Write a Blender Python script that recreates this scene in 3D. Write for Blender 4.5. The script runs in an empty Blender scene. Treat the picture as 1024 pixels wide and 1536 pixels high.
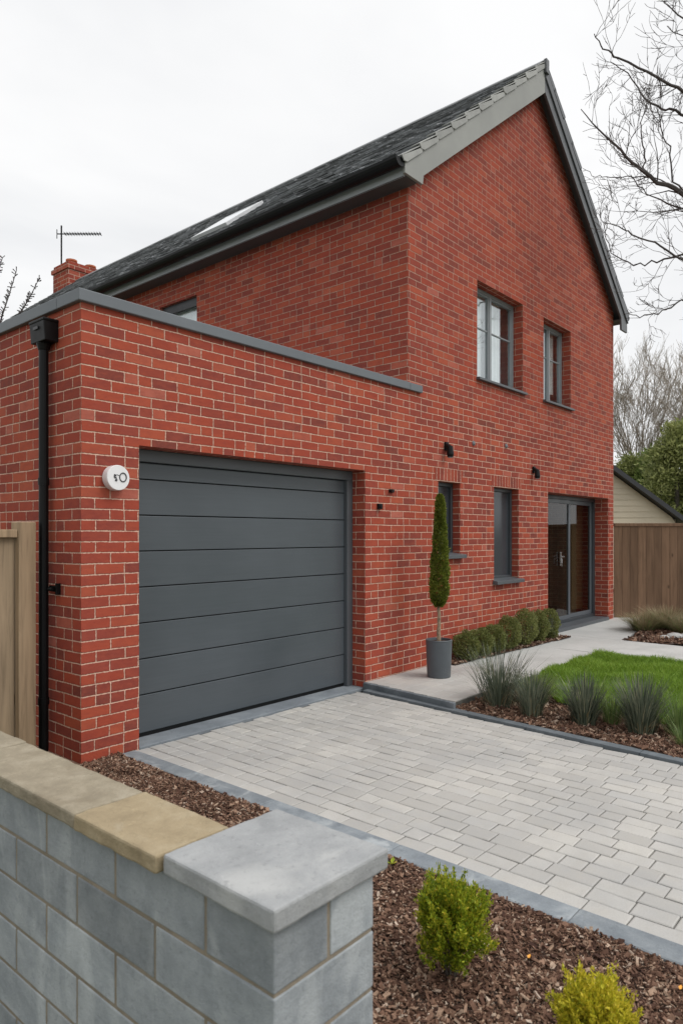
import bpy, math, random
import numpy as np
from mathutils import Vector, Matrix
R = math.radians
rng = np.random.default_rng(7)
random.seed(7)
S = bpy.context.scene
COL = S.collection

# ------------------------------------------------------------------ camera
# world axes: X runs along the brick front, Y runs back along the house side
CAM_H = 1.55
cam_d = bpy.data.cameras.new('camera')
cam = bpy.data.objects.new('camera', cam_d); COL.objects.link(cam)
cam.location = (0, 0, CAM_H)
YAW = math.atan2(.7578, .6527)
cam.rotation_euler = (R(90), 0, -YAW)
cam_d.sensor_fit = 'HORIZONTAL'; cam_d.sensor_width = 36
cam_d.lens = 1044 / 1024 * 36
cam_d.shift_y = 34 / 1024
cam_d.clip_end = 2000; cam_d.clip_start = .05
cam_d.dof.use_dof = True; cam_d.dof.focus_distance = 6.5; cam_d.dof.aperture_fstop = 7.5
S.camera = cam
def at(px, py, D):
    """a point at depth D metres in the photo's 1024x1536 frame"""
    a = (px - 512) / 1044; b = (802 - py) / 1044
    return Vector((D * (.6525 * a + .7578), D * (-.7577 * a + .6527), CAM_H + b * D))

# ------------------------------------------------------------------ light
SUN_EL, SUN_AZ = R(50), R(158)     # azimuth: direction to the sun, from +Y clockwise
W = bpy.data.worlds.new('World'); S.world = W; W.use_nodes = True
nt = W.node_tree; nt.nodes.clear()
def wn(t): return nt.nodes.new(t)
out = wn('ShaderNodeOutputWorld'); bg = wn('ShaderNodeBackground')
sky = wn('ShaderNodeTexSky'); sky.sky_type = 'NISHITA'; sky.sun_disc = False
sky.sun_elevation = SUN_EL; sky.sun_rotation = SUN_AZ; sky.dust_density = 4
tc = wn('ShaderNodeTexCoord'); sep = wn('ShaderNodeSeparateXYZ')
nz = wn('ShaderNodeTexNoise'); nz.inputs['Scale'].default_value = 1.6; nz.inputs['Detail'].default_value = 5
nz.inputs['Roughness'].default_value = .5; nz.inputs['Distortion'].default_value = .4
mp = wn('ShaderNodeMapping'); mp.inputs['Scale'].default_value = (1, 1, 2.4); mp.inputs['Location'].default_value = (3.1, .4, 0)
nt.links.new(tc.outputs['Generated'], mp.inputs[0]); nt.links.new(mp.outputs[0], nz.inputs[0])
cr = wn('ShaderNodeValToRGB')
cr.color_ramp.elements[0].position = .38; cr.color_ramp.elements[0].color = (.85, .86, .875, 1)
cr.color_ramp.elements[1].position = .62; cr.color_ramp.elements[1].color = (1, 1, 1, 1)
nt.links.new(nz.outputs['Fac'], cr.inputs[0])
nt.links.new(tc.outputs['Generated'], sep.inputs[0])
mr = wn('ShaderNodeMapRange'); mr.interpolation_type = 'SMOOTHSTEP'
mr.inputs['From Min'].default_value = .62; mr.inputs['From Max'].default_value = 1
mr.inputs['To Min'].default_value = 8.9; mr.inputs['To Max'].default_value = 15
nt.links.new(sep.outputs['Z'], mr.inputs[0])
vm = wn('ShaderNodeVectorMath'); vm.operation = 'SCALE'
nt.links.new(cr.outputs[0], vm.inputs[0]); nt.links.new(mr.outputs[0], vm.inputs['Scale'])
mx = wn('ShaderNodeMix'); mx.data_type = 'RGBA'; mx.inputs[0].default_value = .95
nt.links.new(sky.outputs[0], mx.inputs[6]); nt.links.new(vm.outputs[0], mx.inputs[7])
nt.links.new(mx.outputs[2], bg.inputs[0]); bg.inputs[1].default_value = .106
nt.links.new(bg.outputs[0], out.inputs[0])
sd = bpy.data.lights.new('sun', 'SUN'); sd.energy = 1.5; sd.angle = R(28); sd.color = (1, .965, .92)
sun = bpy.data.objects.new('sun', sd); COL.objects.link(sun)
dv = Vector((math.sin(SUN_AZ) * math.cos(SUN_EL), math.cos(SUN_AZ) * math.cos(SUN_EL), math.sin(SUN_EL)))
sun.rotation_euler = dv.to_track_quat('Z', 'Y').to_euler(); sun.location = (5, -10, 20)
S.view_settings.view_transform = 'Standard'; S.view_settings.look = 'None'
S.view_settings.exposure = 0.13; S.view_settings.gamma = 1
S.cycles.max_bounces = 6

# ------------------------------------------------------------------ material helpers
class NT:
    def __init__(s, name):
        s.m = bpy.data.materials.new(name); s.m.use_nodes = True
        s.t = s.m.node_tree; s.t.nodes.clear()
        s.out = s.t.nodes.new('ShaderNodeOutputMaterial')
        s.p = s.t.nodes.new('ShaderNodeBsdfPrincipled')
        s.t.links.new(s.p.outputs[0], s.out.inputs[0])
    def put(s, sock, v):
        if v is None: return
        if isinstance(v, bpy.types.NodeSocket): s.t.links.new(v, sock)
        elif isinstance(v, (tuple, list)) and len(v) == 3 and sock.type == 'RGBA': sock.default_value = (*v, 1)
        else: sock.default_value = v
    def n(s, t): return s.t.nodes.new(t)
    def M(s, op, a, b=None, c=None, clamp=False):
        n = s.n('ShaderNodeMath'); n.operation = op; n.use_clamp = clamp
        s.put(n.inputs[0], a); s.put(n.inputs[1], b); s.put(n.inputs[2], c); return n.outputs[0]
    def uv(s): return s.n('ShaderNodeTexCoord').outputs['UV']
    def oc(s): return s.n('ShaderNodeTexCoord').outputs['Object']
    def scale(s, vec, sc, loc=(0, 0, 0)):
        n = s.n('ShaderNodeMapping'); s.put(n.inputs[0], vec); n.inputs['Scale'].default_value = sc
        n.inputs['Location'].default_value = loc; return n.outputs[0]
    def noise(s, vec, sc, det=4, rough=.55, dist=0):
        n = s.n('ShaderNodeTexNoise'); s.put(n.inputs['Vector'], vec); n.inputs['Scale'].default_value = sc
        n.inputs['Detail'].default_value = det; n.inputs['Roughness'].default_value = rough
        n.inputs['Distortion'].default_value = dist; return n.outputs[0]
    def ramp(s, f, stops, interp='LINEAR'):
        n = s.n('ShaderNodeValToRGB'); s.put(n.inputs[0], f); e = n.color_ramp.elements
        n.color_ramp.interpolation = interp
        while len(e) < len(stops): e.new(.5)
        for i, (p, c) in enumerate(stops):
            e[i].position = p; e[i].color = (*c, 1) if not isinstance(c, (int, float)) else (c, c, c, 1)
        return n.outputs[0]
    def mix(s, f, a, b, mode='MIX'):
        n = s.n('ShaderNodeMix'); n.data_type = 'RGBA'; n.blend_type = mode
        s.put(n.inputs[0], f); s.put(n.inputs[6], a); s.put(n.inputs[7], b); return n.outputs[2]
    def mr(s, v, a, b, c, d):
        n = s.n('ShaderNodeMapRange'); s.put(n.inputs[0], v)
        for i, x in enumerate((a, b, c, d)): s.put(n.inputs[i + 1], x)
        return n.outputs[0]
    def smooth(s, v, a, b):
        n = s.n('ShaderNodeMapRange'); n.interpolation_type = 'SMOOTHSTEP'; s.put(n.inputs[0], v)
        s.put(n.inputs[1], a); s.put(n.inputs[2], b); return n.outputs[0]
    def attr(s, name='rnd'):
        n = s.n('ShaderNodeAttribute'); n.attribute_name = name; return n.outputs['Fac']
    def bump(s, h, dist, strength=1, nrm=None):
        n = s.n('ShaderNodeBump'); s.put(n.inputs['Height'], h); n.inputs['Distance'].default_value = dist
        n.inputs['Strength'].default_value = strength; s.put(n.inputs['Normal'], nrm)
        return n.outputs[0]
    def done(s, col=None, rough=None, nrm=None, metal=None, spec=None):
        s.put(s.p.inputs['Base Color'], col); s.put(s.p.inputs['Roughness'], rough)
        s.put(s.p.inputs['Normal'], nrm); s.put(s.p.inputs['Metallic'], metal)
        s.put(s.p.inputs['Specular IOR Level'], spec); return s.m

def simple(name, col, rough=.6, var=.15, sc=8, bump=.001, stretch=(1, 1, 1), metal=0, spec=.5, rndvar=0, bsc=None):
    n = NT(name); v = n.scale(n.oc(), stretch)
    f = n.noise(v, sc, 5, .6)
    dark = tuple(c * (1 - var) for c in col); light = tuple(min(1, c * (1 + var)) for c in col)
    c = n.ramp(f, [(.3, dark), (.7, light)])
    if rndvar:
        k = n.mr(n.attr(), 0, 1, 1 - rndvar, 1 + rndvar)
        vm = n.n('ShaderNodeVectorMath'); vm.operation = 'SCALE'; n.put(vm.inputs[0], c); n.put(vm.inputs['Scale'], k); c = vm.outputs[0]
    b = n.bump(n.noise(v, bsc or sc * 6, 4), bump) if bump else None
    return n.done(c, n.mr(f, .3, .7, max(0, rough - .08), min(1, rough + .08)), b, metal, spec)

def brick_mat(name, bw=.225, bh=.075, mortar=.0085, pal=None, split=.13, swap=False, mcol=(.68, .44, .34), tone=1.0):
    n = NT(name)
    uv = n.uv(); s = n.n('ShaderNodeSeparateXYZ'); n.put(s.inputs[0], uv)
    u, v = (s.outputs[0], s.outputs[1]) if not swap else (s.outputs[1], s.outputs[0])
    d1 = n.noise(uv, 5, 2); d2 = n.noise(n.scale(uv, (1, 1, 1), (7, 3, 0)), 3, 2); d3 = n.noise(uv, 55, 3)
    if swap: u = n.M('ADD', u, .075)
    u = n.M('ADD', u, n.M('MULTIPLY', n.M('SUBTRACT', d1, .5), .010))
    v = n.M('ADD', v, n.M('MULTIPLY', n.M('SUBTRACT', d2, .5), .012))
    vs = n.M('DIVIDE', v, bh); row = n.M('FLOOR', vs); fv = n.M('SUBTRACT', vs, row)
    wr = n.n('ShaderNodeTexWhiteNoise'); wr.noise_dimensions = '1D'; n.put(wr.inputs['W'], n.M('ADD', row, .37))
    us = n.M('DIVIDE', u, bw)
    us = n.M('ADD', us, n.M('MULTIPLY', n.M('FLOORED_MODULO', row, 2), 0 if swap else .5))
    us = n.M('ADD', us, n.M('MULTIPLY', wr.outputs[0], 0 if swap else .07))
    col = n.M('FLOOR', us); fu = n.M('SUBTRACT', us, col)
    cv = n.n('ShaderNodeCombineXYZ'); n.put(cv.inputs[0], n.M('ADD', col, .5)); n.put(cv.inputs[1], n.M('ADD', row, .5))
    w1 = n.n('ShaderNodeTexWhiteNoise'); w1.noise_dimensions = '2D'; n.put(w1.inputs['Vector'], cv.outputs[0])
    sp = n.M('LESS_THAN', w1.outputs[0], split)
    k = n.M('ADD', sp, 1)
    f2 = n.M('MULTIPLY', fu, k); h2 = n.M('FLOOR', f2); fu2 = n.M('SUBTRACT', f2, h2)
    dx = n.M('MULTIPLY', n.M('MINIMUM', fu2, n.M('SUBTRACT', 1, fu2)), n.M('DIVIDE', bw, k))
    dy = n.M('MULTIPLY', n.M('MINIMUM', fv, n.M('SUBTRACT', 1, fv)), bh)
    d = n.M('MINIMUM', dx, dy)
    d = n.M('ADD', d, n.M('MULTIPLY', n.M('SUBTRACT', d3, .5), .012))
    mask = n.smooth(d, mortar / 2 - .0016, mortar / 2 + .0016)
    cv2 = n.n('ShaderNodeCombineXYZ'); n.put(cv2.inputs[0], n.M('ADD', n.M('MULTIPLY', col, 2), n.M('ADD', h2, .5)))
    n.put(cv2.inputs[1], n.M('ADD', row, .5))
    w2 = n.n('ShaderNodeTexWhiteNoise'); w2.noise_dimensions = '2D'; n.put(w2.inputs['Vector'], cv2.outputs[0])
    pal = pal or [(0, (.155, .047, .038)), (.09, (.20, .048, .038)), (.25, (.255, .053, .037)), (.55, (.33, .059, .034)), (.8, (.38, .074, .039)), (.93, (.42, .10, .052)), (.97, (.43, .12, .08)), (1, (.45, .15, .11))]
    pal = [(p, tuple(x * tone for x in c)) for p, c in pal]
    bc = n.ramp(w2.outputs[0], pal)
    # inside a brick: smears and pits; over the wall: slow drift and a few pale patches
    sm = n.noise(n.scale(uv, (14, 26, 1)), 1, 5, .65, .4)
    bc = n.mix(n.mr(sm, .35, .75, 0, .45), bc, (.45 * tone, .11 * tone, .062 * tone))
    bc = n.mix(n.mr(n.noise(n.scale(uv, (9, 20, 1), (5, 2, 0)), 1, 4, .6), .45, .8, 0, .5), bc, (.20 * tone, .05 * tone, .042 * tone))
    bc = n.mix(n.smooth(n.noise(uv, 90, 3, .7), .62, .72), bc, (.14, .04, .035))
    bc = n.mix(n.mr(n.noise(n.scale(uv, (1, 1.3, 1), (9, 4, 0)), 2.6, 5, .6), .5, .8, 0, .45), bc, (.41 * tone, .095 * tone, .065 * tone))
    bc = n.mix(n.mr(n.noise(uv, .8, 4), .35, .7, 0, .42), bc, (.25 * tone, .055 * tone, .043 * tone))
    eff = n.M('MULTIPLY', n.smooth(n.noise(uv, 1.7, 6, .75), .60, .75), n.smooth(n.noise(uv, 22, 4, .7), .48, .66))
    bc = n.mix(n.M('MULTIPLY', eff, .5), bc, (.62, .40, .34))
    mc = n.mix(n.noise(uv, 12, 4), tuple(c * .62 for c in mcol), tuple(min(1, c * 1.22) for c in mcol))
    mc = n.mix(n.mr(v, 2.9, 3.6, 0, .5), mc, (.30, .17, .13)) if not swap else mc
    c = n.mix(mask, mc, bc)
    tilt = n.M('MULTIPLY', w2.outputs[0], .25)
    hgt = n.M('ADD', n.M('MULTIPLY', mask, n.M('ADD', tilt, 1)), n.M('MULTIPLY', n.noise(uv, 70, 5, .7), .35))
    return n.done(c, n.mr(sm, .3, .7, .72, .92), n.bump(hgt, .007, 1), spec=.12)

# ------------------------------------------------------------------ mesh helpers
class MB:
    def __init__(s): s.v = []; s.f = []; s.r = []; s.uvf = []
    def add(s, vs, fs, r=None):
        o = len(s.v); s.v += [tuple(p) for p in vs]; r = random.random() if r is None else r
        for f in fs: s.f.append(tuple(i + o for i in f)); s.r.append(r)
    def box(s, x0, x1, y0, y1, z0, z1, r=None):
        s.add([(x, y, z) for z in (z0, z1) for y in (y0, y1) for x in (x0, x1)],
              [(0, 2, 3, 1), (4, 5, 7, 6), (0, 1, 5, 4), (2, 6, 7, 3), (0, 4, 6, 2), (1, 3, 7, 5)], r)
    def obox(s, o, ax, ay, az, r=None):
        """box from corner o along three vectors"""
        o, ax, ay, az = map(Vector, (o, ax, ay, az))
        s.add([o + ax * i + ay * j + az * k for k in (0, 1) for j in (0, 1) for i in (0, 1)],
              [(0, 2, 3, 1), (4, 5, 7, 6), (0, 1, 5, 4), (2, 6, 7, 3), (0, 4, 6, 2), (1, 3, 7, 5)], r)
    def prism(s, poly, fn, a, b, r=None):
        """extrude a 2D polygon; fn(p, t) -> 3D"""
        n = len(poly)
        s.add([fn(p, a) for p in poly] + [fn(p, b) for p in poly],
              [tuple(range(n))[::-1], tuple(range(n, 2 * n))] + [(i, (i + 1) % n, n + (i + 1) % n, n + i) for i in range(n)], r)
    def tube(s, pts, rad, n=8, r=None, cap=True):
        pts = [Vector(p) for p in pts]; vs = []; N = len(pts)
        if not hasattr(rad, '__len__'): rad = [rad] * N
        up = None
        for i, p in enumerate(pts):
            t = (pts[min(i + 1, N - 1)] - pts[max(i - 1, 0)]).normalized()
            if up is None: up = t.orthogonal().normalized()
            up = (up - t * up.dot(t)).normalized() if (up - t * up.dot(t)).length > 1e-6 else t.orthogonal().normalized()
            w = t.cross(up)
            for k in range(n):
                a = 2 * math.pi * k / n
                vs.append(p + (up * math.cos(a) + w * math.sin(a)) * rad[i])
        fs = [(i * n + k, i * n + (k + 1) % n, (i + 1) * n + (k + 1) % n, (i + 1) * n + k) for i in range(N - 1) for k in range(n)]
        if cap: fs += [tuple(range(n))[::-1], tuple(range((N - 1) * n, N * n))]
        s.add(vs, fs, r)
    def lathe(s, prof, c=(0, 0, 0), n=28, r=None):
        vs = [(c[0] + q * math.cos(2 * math.pi * k / n), c[1] + q * math.sin(2 * math.pi * k / n), c[2] + z) for q, z in prof for k in range(n)]
        fs = [(i * n + k, i * n + (k + 1) % n, (i + 1) * n + (k + 1) % n, (i + 1) * n + k) for i in range(len(prof) - 1) for k in range(n)]
        fs += [tuple(range(n))[::-1], tuple(range((len(prof) - 1) * n, len(prof) * n))]
        s.add(vs, fs, r)
    def many(s, V, k, r):
        """V (N,k,3) numpy array of N faces with k corners"""
        o = len(s.v); N = len(V); s.v += [tuple(p) for p in V.reshape(-1, 3)]
        s.f += [tuple(range(o + i * k, o + i * k + k)) for i in range(N)]; s.r += list(r)
    def build(s, name, mat, parent=None, loc=None, bevel=0, smooth=False, uv=False, uvs=1.0, kind=None):
        me = bpy.data.meshes.new(name)
        L = Vector(loc) if loc is not None else Vector((0, 0, 0))
        me.from_pydata([(p[0] - L[0], p[1] - L[1], p[2] - L[2]) for p in s.v] if loc is not None else s.v, [], s.f)
        at_ = me.attributes.new('rnd', 'FLOAT', 'FACE'); at_.data.foreach_set('value', s.r)
        if uv:
            lay = me.uv_layers.new(name='UVMap')
            for p in me.polygons:
                nx, ny, nz = map(abs, p.normal)
                for li in p.loop_indices:
                    x, y, z = me.vertices[me.loops[li].vertex_index].co + L
                    if nx >= ny and nx >= nz: q = (-(y - FV) + .1125, z)
                    elif ny >= nz: q = (x - GX, z)
                    else: q = (x - GX, y - FV)
                    lay.data[li].uv = (q[0] / uvs, q[1] / uvs)
        if smooth: me.polygons.foreach_set('use_smooth', [True] * len(me.polygons))
        me.materials.append(mat); me.update()
        o = bpy.data.objects.new(name, me); COL.objects.link(o)
        if loc is not None: o.location = L
        if parent is not None: kid(o, parent)
        if bevel:
            b = o.modifiers.new('bevel', 'BEVEL'); b.width = bevel; b.segments = 2; b.limit_method = 'ANGLE'
        if kind: o['kind'] = kind
        return o
def worldloc(o):
    return Matrix.Translation(o.location)
def kid(o, parent):
    o.parent = parent
    m = Matrix.Identity(4); q = parent
    while q is not None: m = m @ Matrix.Translation(-q.location) if q.type == 'EMPTY' or q.location.length else m; q = q.parent if q.type == 'EMPTY' else None
    o.matrix_parent_inverse = m
def tag(o, label, cat, group=None):
    o['label'] = label; o['category'] = cat
    if group: o['group'] = group
    return o
def thing(name, loc, label, cat, group=None):
    o = bpy.data.objects.new(name, None); COL.objects.link(o); o.location = loc; o.empty_display_size = .2
    return tag(o, label, cat, group)
def dup(root, loc, rz=0, sc=1.0, label=None):
    r = root.copy(); COL.objects.link(r); r.location = loc; r.rotation_euler = (0, 0, rz)
    r.scale = (sc, sc, sc) if not hasattr(sc, '__len__') else sc
    if label: r['label'] = label
    for ch in root.children:
        c = ch.copy(); COL.objects.link(c); c.parent = r
    return r

# key dimensions (metres)
FV = 4.38            # brick front plane
GX, HX, HX2 = 2.404, 6.19, 12.43   # garage corner, house corner, far corner
HB = 17.0            # back of the house
GB = 9.6             # back of the garage
PX = .07             # raised path level

# ------------------------------------------------------------------ materials
M = {}
M['brick'] = brick_mat('red_brick')
M['soldier'] = brick_mat('red_brick_soldier', bw=.15, swap=True, split=0, tone=.93)
M['grey_metal'] = simple('anthracite_metal', (.085, .095, .105), .42, .06, 2, .0004)
M['coping_metal'] = simple('coping_metal', (.125, .14, .155), .5, .1, 1.5, .0006)
M['fascia'] = simple('fascia_board', (.36, .38, .40), .45, .1, 1.5, .0006)
M['frame'] = simple('window_frame_grey', (.105, .12, .135), .4, .06, 3, .0002)
M['frame_light'] = simple('window_frame_pale', (.24, .26, .275), .4, .06, 3, .0002)
M['white_frame'] = simple('white_frame', (.55, .56, .57), .4, .06, 3, .0002)
M['dark_frame'] = simple('door_frame_dark', (.05, .058, .066), .38, .06, 3, .0002)
M['black'] = simple('black_plastic', (.006, .0065, .007), .45, .15, 5, .0003, spec=.22)
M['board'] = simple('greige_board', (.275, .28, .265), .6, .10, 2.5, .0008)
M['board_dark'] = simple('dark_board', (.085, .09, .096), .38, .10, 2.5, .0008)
M['soffit'] = simple('soffit', (.07, .072, .075), .6, .1, 3, .0005)
M['slate'] = simple('roof_slate', (.20, .208, .22), .5, .5, 12, .004, rndvar=.55)
M['ridge'] = simple('ridge_tile', (.16, .165, .17), .6, .25, 5, .002, rndvar=.2)
M['verge'] = simple('verge_tile', (.30, .305, .29), .6, .18, 5, .001, rndvar=.15)
M['terracotta'] = simple('terracotta', (.42, .13, .06), .8, .25, 10, .003)
M['lead'] = simple('lead_flashing', (.16, .17, .18), .5, .2, 4, .002)
M['white'] = simple('white_plastic', (.78, .78, .79), .35, .03, 4, 0)
M['ink'] = simple('ink', (.04, .04, .045), .5, .05, 4, 0)
M['curtain'] = simple('white_curtain', (.88, .88, .87), .8, .05, 3, .002)
M['blind'] = simple('beige_blind', (.27, .225, .14), .8, .1, 3, .002)
M['interior'] = simple('interior_paint', (.62, .64, .66), .9, .1, 1, 0)
M['panel'] = simple('infill_panel', (.045, .052, .06), .2, .08, 1.2, .0003)
M['steel'] = simple('steel', (.55, .55, .56), .25, .05, 8, 0, metal=1)
def garage_door_mat():
    n = NT('garage_door_paint'); v = n.scale(n.oc(), (1.2, 1, 40)); f = n.noise(v, 2.5, 5, .6); g = n.noise(n.oc(), 1.1, 3)
    c = n.ramp(n.M('ADD', n.M('MULTIPLY', f, .4), n.M('MULTIPLY', g, .6)), [(.35, (.062, .074, .084)), (.65, (.078, .092, .104))])
    return n.done(c, n.mr(g, .3, .7, .27, .4), n.bump(n.noise(n.scale(n.oc(), (3, 1, 60)), 6, 4), .0007, .6), spec=.5)
M['garage_door'] = garage_door_mat()
def glass_mat(name, tint=(.75, .8, .8), k=1.0):
    n = NT(name); n.t.nodes.remove(n.p)
    g = n.n('ShaderNodeBsdfGlossy'); g.inputs['Roughness'].default_value = .015; n.put(g.inputs['Color'], (.95, .97, 1))
    t = n.n('ShaderNodeBsdfTransparent'); n.put(t.inputs['Color'], tint)
    fr = n.n('ShaderNodeLayerWeight'); fr.inputs['Blend'].default_value = .5
    ms = n.n('ShaderNodeMixShader'); n.put(ms.inputs[0], n.M('ADD', n.M('MULTIPLY', n.M('POWER', fr.outputs['Facing'], 5), .96 * k), .05 * k, clamp=True))
    n.t.links.new(t.outputs[0], ms.inputs[1]); n.t.links.new(g.outputs[0], ms.inputs[2]); n.t.links.new(ms.outputs[0], n.out.inputs[0])
    return n.m
M['glass'] = glass_mat('window_glass', (.93, .96, .96), 2.3)
M['door_glass'] = glass_mat('door_glass', (.62, .58, .52), .8)
def wood_mat(name, col, knots=True, gs=1.0, rv=.2):
    n = NT(name); o = n.oc(); r = n.attr()
    cb = n.n('ShaderNodeCombineXYZ'); n.put(cb.inputs[2], n.M('MULTIPLY', r, 37.0)); n.put(cb.inputs[0], n.M('MULTIPLY', r, 11.0))
    va = n.n('ShaderNodeVectorMath'); va.operation = 'ADD'; n.put(va.inputs[0], o); n.put(va.inputs[1], cb.outputs[0])
    g = n.noise(n.scale(va.outputs[0], (26 * gs, 26 * gs, 1.6)), 1, 6, .65, .6); b = n.noise(n.scale(va.outputs[0], (4, 4, .8)), 1.3, 3)
    c = n.ramp(g, [(.28, tuple(x * .55 for x in col)), (.5, col), (.75, tuple(min(1, x * 1.3) for x in col))])
    c = n.mix(n.mr(b, .3, .7, 0, .5), c, tuple(x * .7 for x in (col[0], col[1] * .98, col[2] * .95)))
    vm = n.n('ShaderNodeVectorMath'); vm.operation = 'SCALE'; n.put(vm.inputs[0], c); n.put(vm.inputs['Scale'], n.mr(r, 0, 1, 1 - rv, 1 + rv)); c = vm.outputs[0]
    if knots:
        vo = n.n('ShaderNodeTexVoronoi'); n.put(vo.inputs['Vector'], n.scale(va.outputs[0], (5, 5, 2.6))); vo.inputs['Scale'].default_value = 1
        c = n.mix(n.mr(vo.outputs['Distance'], .04, .12, .75, 0), c, tuple(x * .3 for x in col))
    return n.done(c, .8, n.bump(g, .0025, .7), spec=.2)
M['fence_pale'] = wood_mat('weathered_pale_wood', (.31, .235, .155))
M['fence_post'] = wood_mat('fence_post_wood', (.32, .235, .15), False)
M['fence_brown'] = wood_mat('brown_stained_wood', (.20, .125, .078), True, .7, .22)
def stone_mat(name, base, dark, light, sc=3, grain=60, bump=.003, rv=.1, stain=None, edge=None):
    n = NT(name); o = n.oc(); f = n.noise(o, sc, 7, .62, .3); g = n.noise(o, grain, 4, .7); r = n.attr()
    c = n.ramp(f, [(.25, dark), (.5, base), (.75, light)])
    c = n.mix(n.mr(g, .3, .75, 0, .3), c, tuple(x * .55 for x in base))
    if stain: c = n.mix(n.M('MULTIPLY', n.smooth(n.noise(n.scale(o, (1, 1, .4)), sc * .7, 4, .5, .8), .52, .7), .7), c, stain)
    c = n.mix(n.M('MULTIPLY', n.smooth(n.noise(o, grain * .22, 6, .78), .54, .66), .45), c, tuple(x * .6 for x in base))
    c = n.mix(n.M('MULTIPLY', n.smooth(n.noise(n.scale(o, (1, 1, 1), (3, 8, 2)), grain * .3, 6, .78), .58, .68), .4), c, tuple(min(1, x * 1.35) for x in base))
    vm = n.n('ShaderNodeVectorMath'); vm.operation = 'SCALE'; n.put(vm.inputs[0], c); n.put(vm.inputs['Scale'], n.mr(r, 0, 1, 1 - rv, 1 + rv)); c = vm.outputs[0]
    h = n.M('ADD', n.M('MULTIPLY', g, .5), n.noise(o, sc * 5, 5, .6))
    return n.done(c, .85, n.bump(h, bump, .8), spec=.25)
M['block'] = stone_mat('blue_grey_block', (.28, .305, .322), (.20, .222, .24), (.36, .385, .40), 9, 260, .004, .2, stain=(.40, .425, .435))
M['mortar'] = stone_mat('mortar', (.25, .215, .165), (.19, .16, .12), (.33, .28, .22), 8, 160, .003, 0)
M['cap'] = stone_mat('concrete_cap', (.335, .345, .35), (.25, .26, .265), (.41, .42, .42), 6, 200, .003, .05, stain=(.47, .475, .465))
M['cope_tan'] = stone_mat('tan_coping', (.30, .26, .19), (.22, .19, .14), (.40, .355, .275), 9, 150, .006, .06, stain=(.22, .185, .13))
M['cope_yellow'] = stone_mat('yellow_coping', (.355, .285, .18), (.27, .215, .135), (.43, .36, .245), 8, 180, .005, .05, stain=(.38, .33, .24))
M['slate_kerb'] = stone_mat('slate_kerb', (.21, .235, .255), (.14, .16, .18), (.30, .325, .34), 7, 90, .004, .16, stain=(.38, .405, .415))
M['dark_kerb'] = stone_mat('dark_kerb', (.135, .155, .17), (.09, .105, .12), (.20, .22, .24), 5, 90, .003, .1)
M['threshold'] = stone_mat('threshold_stone', (.20, .225, .25), (.14, .16, .18), (.28, .31, .33), 3, 90, .003, 0)
def paver_mat():
    n = NT('driveway_paver'); o = n.oc(); r = n.attr(); g = n.noise(o, 130, 4, .7); f = n.noise(o, 1.1, 5, .6); f2 = n.noise(o, 9, 5, .65)
    c = n.ramp(r, [(0, (.39, .38, .358)), (.35, (.435, .425, .402)), (.6, (.462, .452, .428)), (.88, (.495, .48, .445)), (1, (.42, .415, .40))])
    c = n.mix(n.mr(f, .42, .68, 0, .75), c, (.335, .335, .33))
    c = n.mix(n.mr(f2, .45, .75, 0, .45), c, (.40, .38, .34))
    c = n.mix(n.mr(g, .45, .8, 0, .35), c, (.26, .255, .24))
    return n.done(c, .82, n.bump(n.M('ADD', g, f2), .0025, .7), spec=.3)
M['paver'] = paver_mat()
M['joint'] = simple('joint_sand', (.13, .125, .11), .95, .3, 30, .002)
M['concrete'] = stone_mat('path_concrete', (.50, .505, .49), (.42, .425, .41), (.57, .575, .56), 1.6, 120, .0015, .04, stain=(.40, .41, .40))
M['soil'] = simple('soil', (.055, .034, .024), .95, .4, 25, .01)
M['earth'] = simple('far_ground', (.09, .10, .05), .95, .35, 3, .01)
def chip_mat():
    n = NT('bark_chips'); r = n.attr(); o = n.oc()
    c = n.ramp(r, [(0, (.045, .02, .013)), (.3, (.12, .062, .040)), (.6, (.22, .125, .083)), (.82, (.33, .205, .14)), (.91, (.44, .31, .22)), (1, (.62, .50, .40))])
    c = n.mix(n.mr(n.noise(o, 120, 3), .3, .7, 0, .5), c, (.045, .025, .018))
    return n.done(c, .85, n.bump(n.noise(o, 300, 2), .001), spec=.25)
M['chips'] = chip_mat()
def leaf_mat(name, stops, trans=.35, sc=6, rough=.55):
    n = NT(name); r = n.attr(); o = n.oc()
    f = n.M('ADD', n.M('MULTIPLY', r, .65), n.M('MULTIPLY', n.noise(o, sc, 3), .45))
    c = n.ramp(f, stops)
    n.done(c, rough, None, spec=.3)
    t = n.n('ShaderNodeBsdfTranslucent'); n.put(t.inputs[0], c)
    ms = n.n('ShaderNodeMixShader'); ms.inputs[0].default_value = trans
    n.t.links.new(n.p.outputs[0], ms.inputs[1]); n.t.links.new(t.outputs[0], ms.inputs[2]); n.t.links.new(ms.outputs[0], n.out.inputs[0])
    return n.m
M['box_leaf'] = leaf_mat('box_leaf', [(.2, (.06, .075, .022)), (.5, (.16, .185, .055)), (.8, (.29, .31, .11)), (.95, (.33, .25, .12))])
M['topiary'] = leaf_mat('topiary_leaf', [(.2, (.05, .07, .012)), (.5, (.14, .18, .025)), (.85, (.28, .31, .05)), (1, (.34, .31, .09))])
M['gold_leaf'] = leaf_mat('golden_conifer', [(.15, (.04, .07, .01)), (.4, (.15, .23, .018)), (.64, (.38, .43, .028)), (.95, (.68, .50, .06))], .3)
M['gold_leaf2'] = leaf_mat('yellow_conifer', [(.15, (.07, .10, .012)), (.35, (.32, .34, .022)), (.6, (.60, .54, .038)), (.95, (.75, .58, .08))], .3)
M['blade'] = leaf_mat('grey_grass', [(.2, (.025, .036, .024)), (.45, (.085, .11, .075)), (.7, (.19, .215, .155)), (.93, (.42, .38, .24))], .25)
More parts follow.
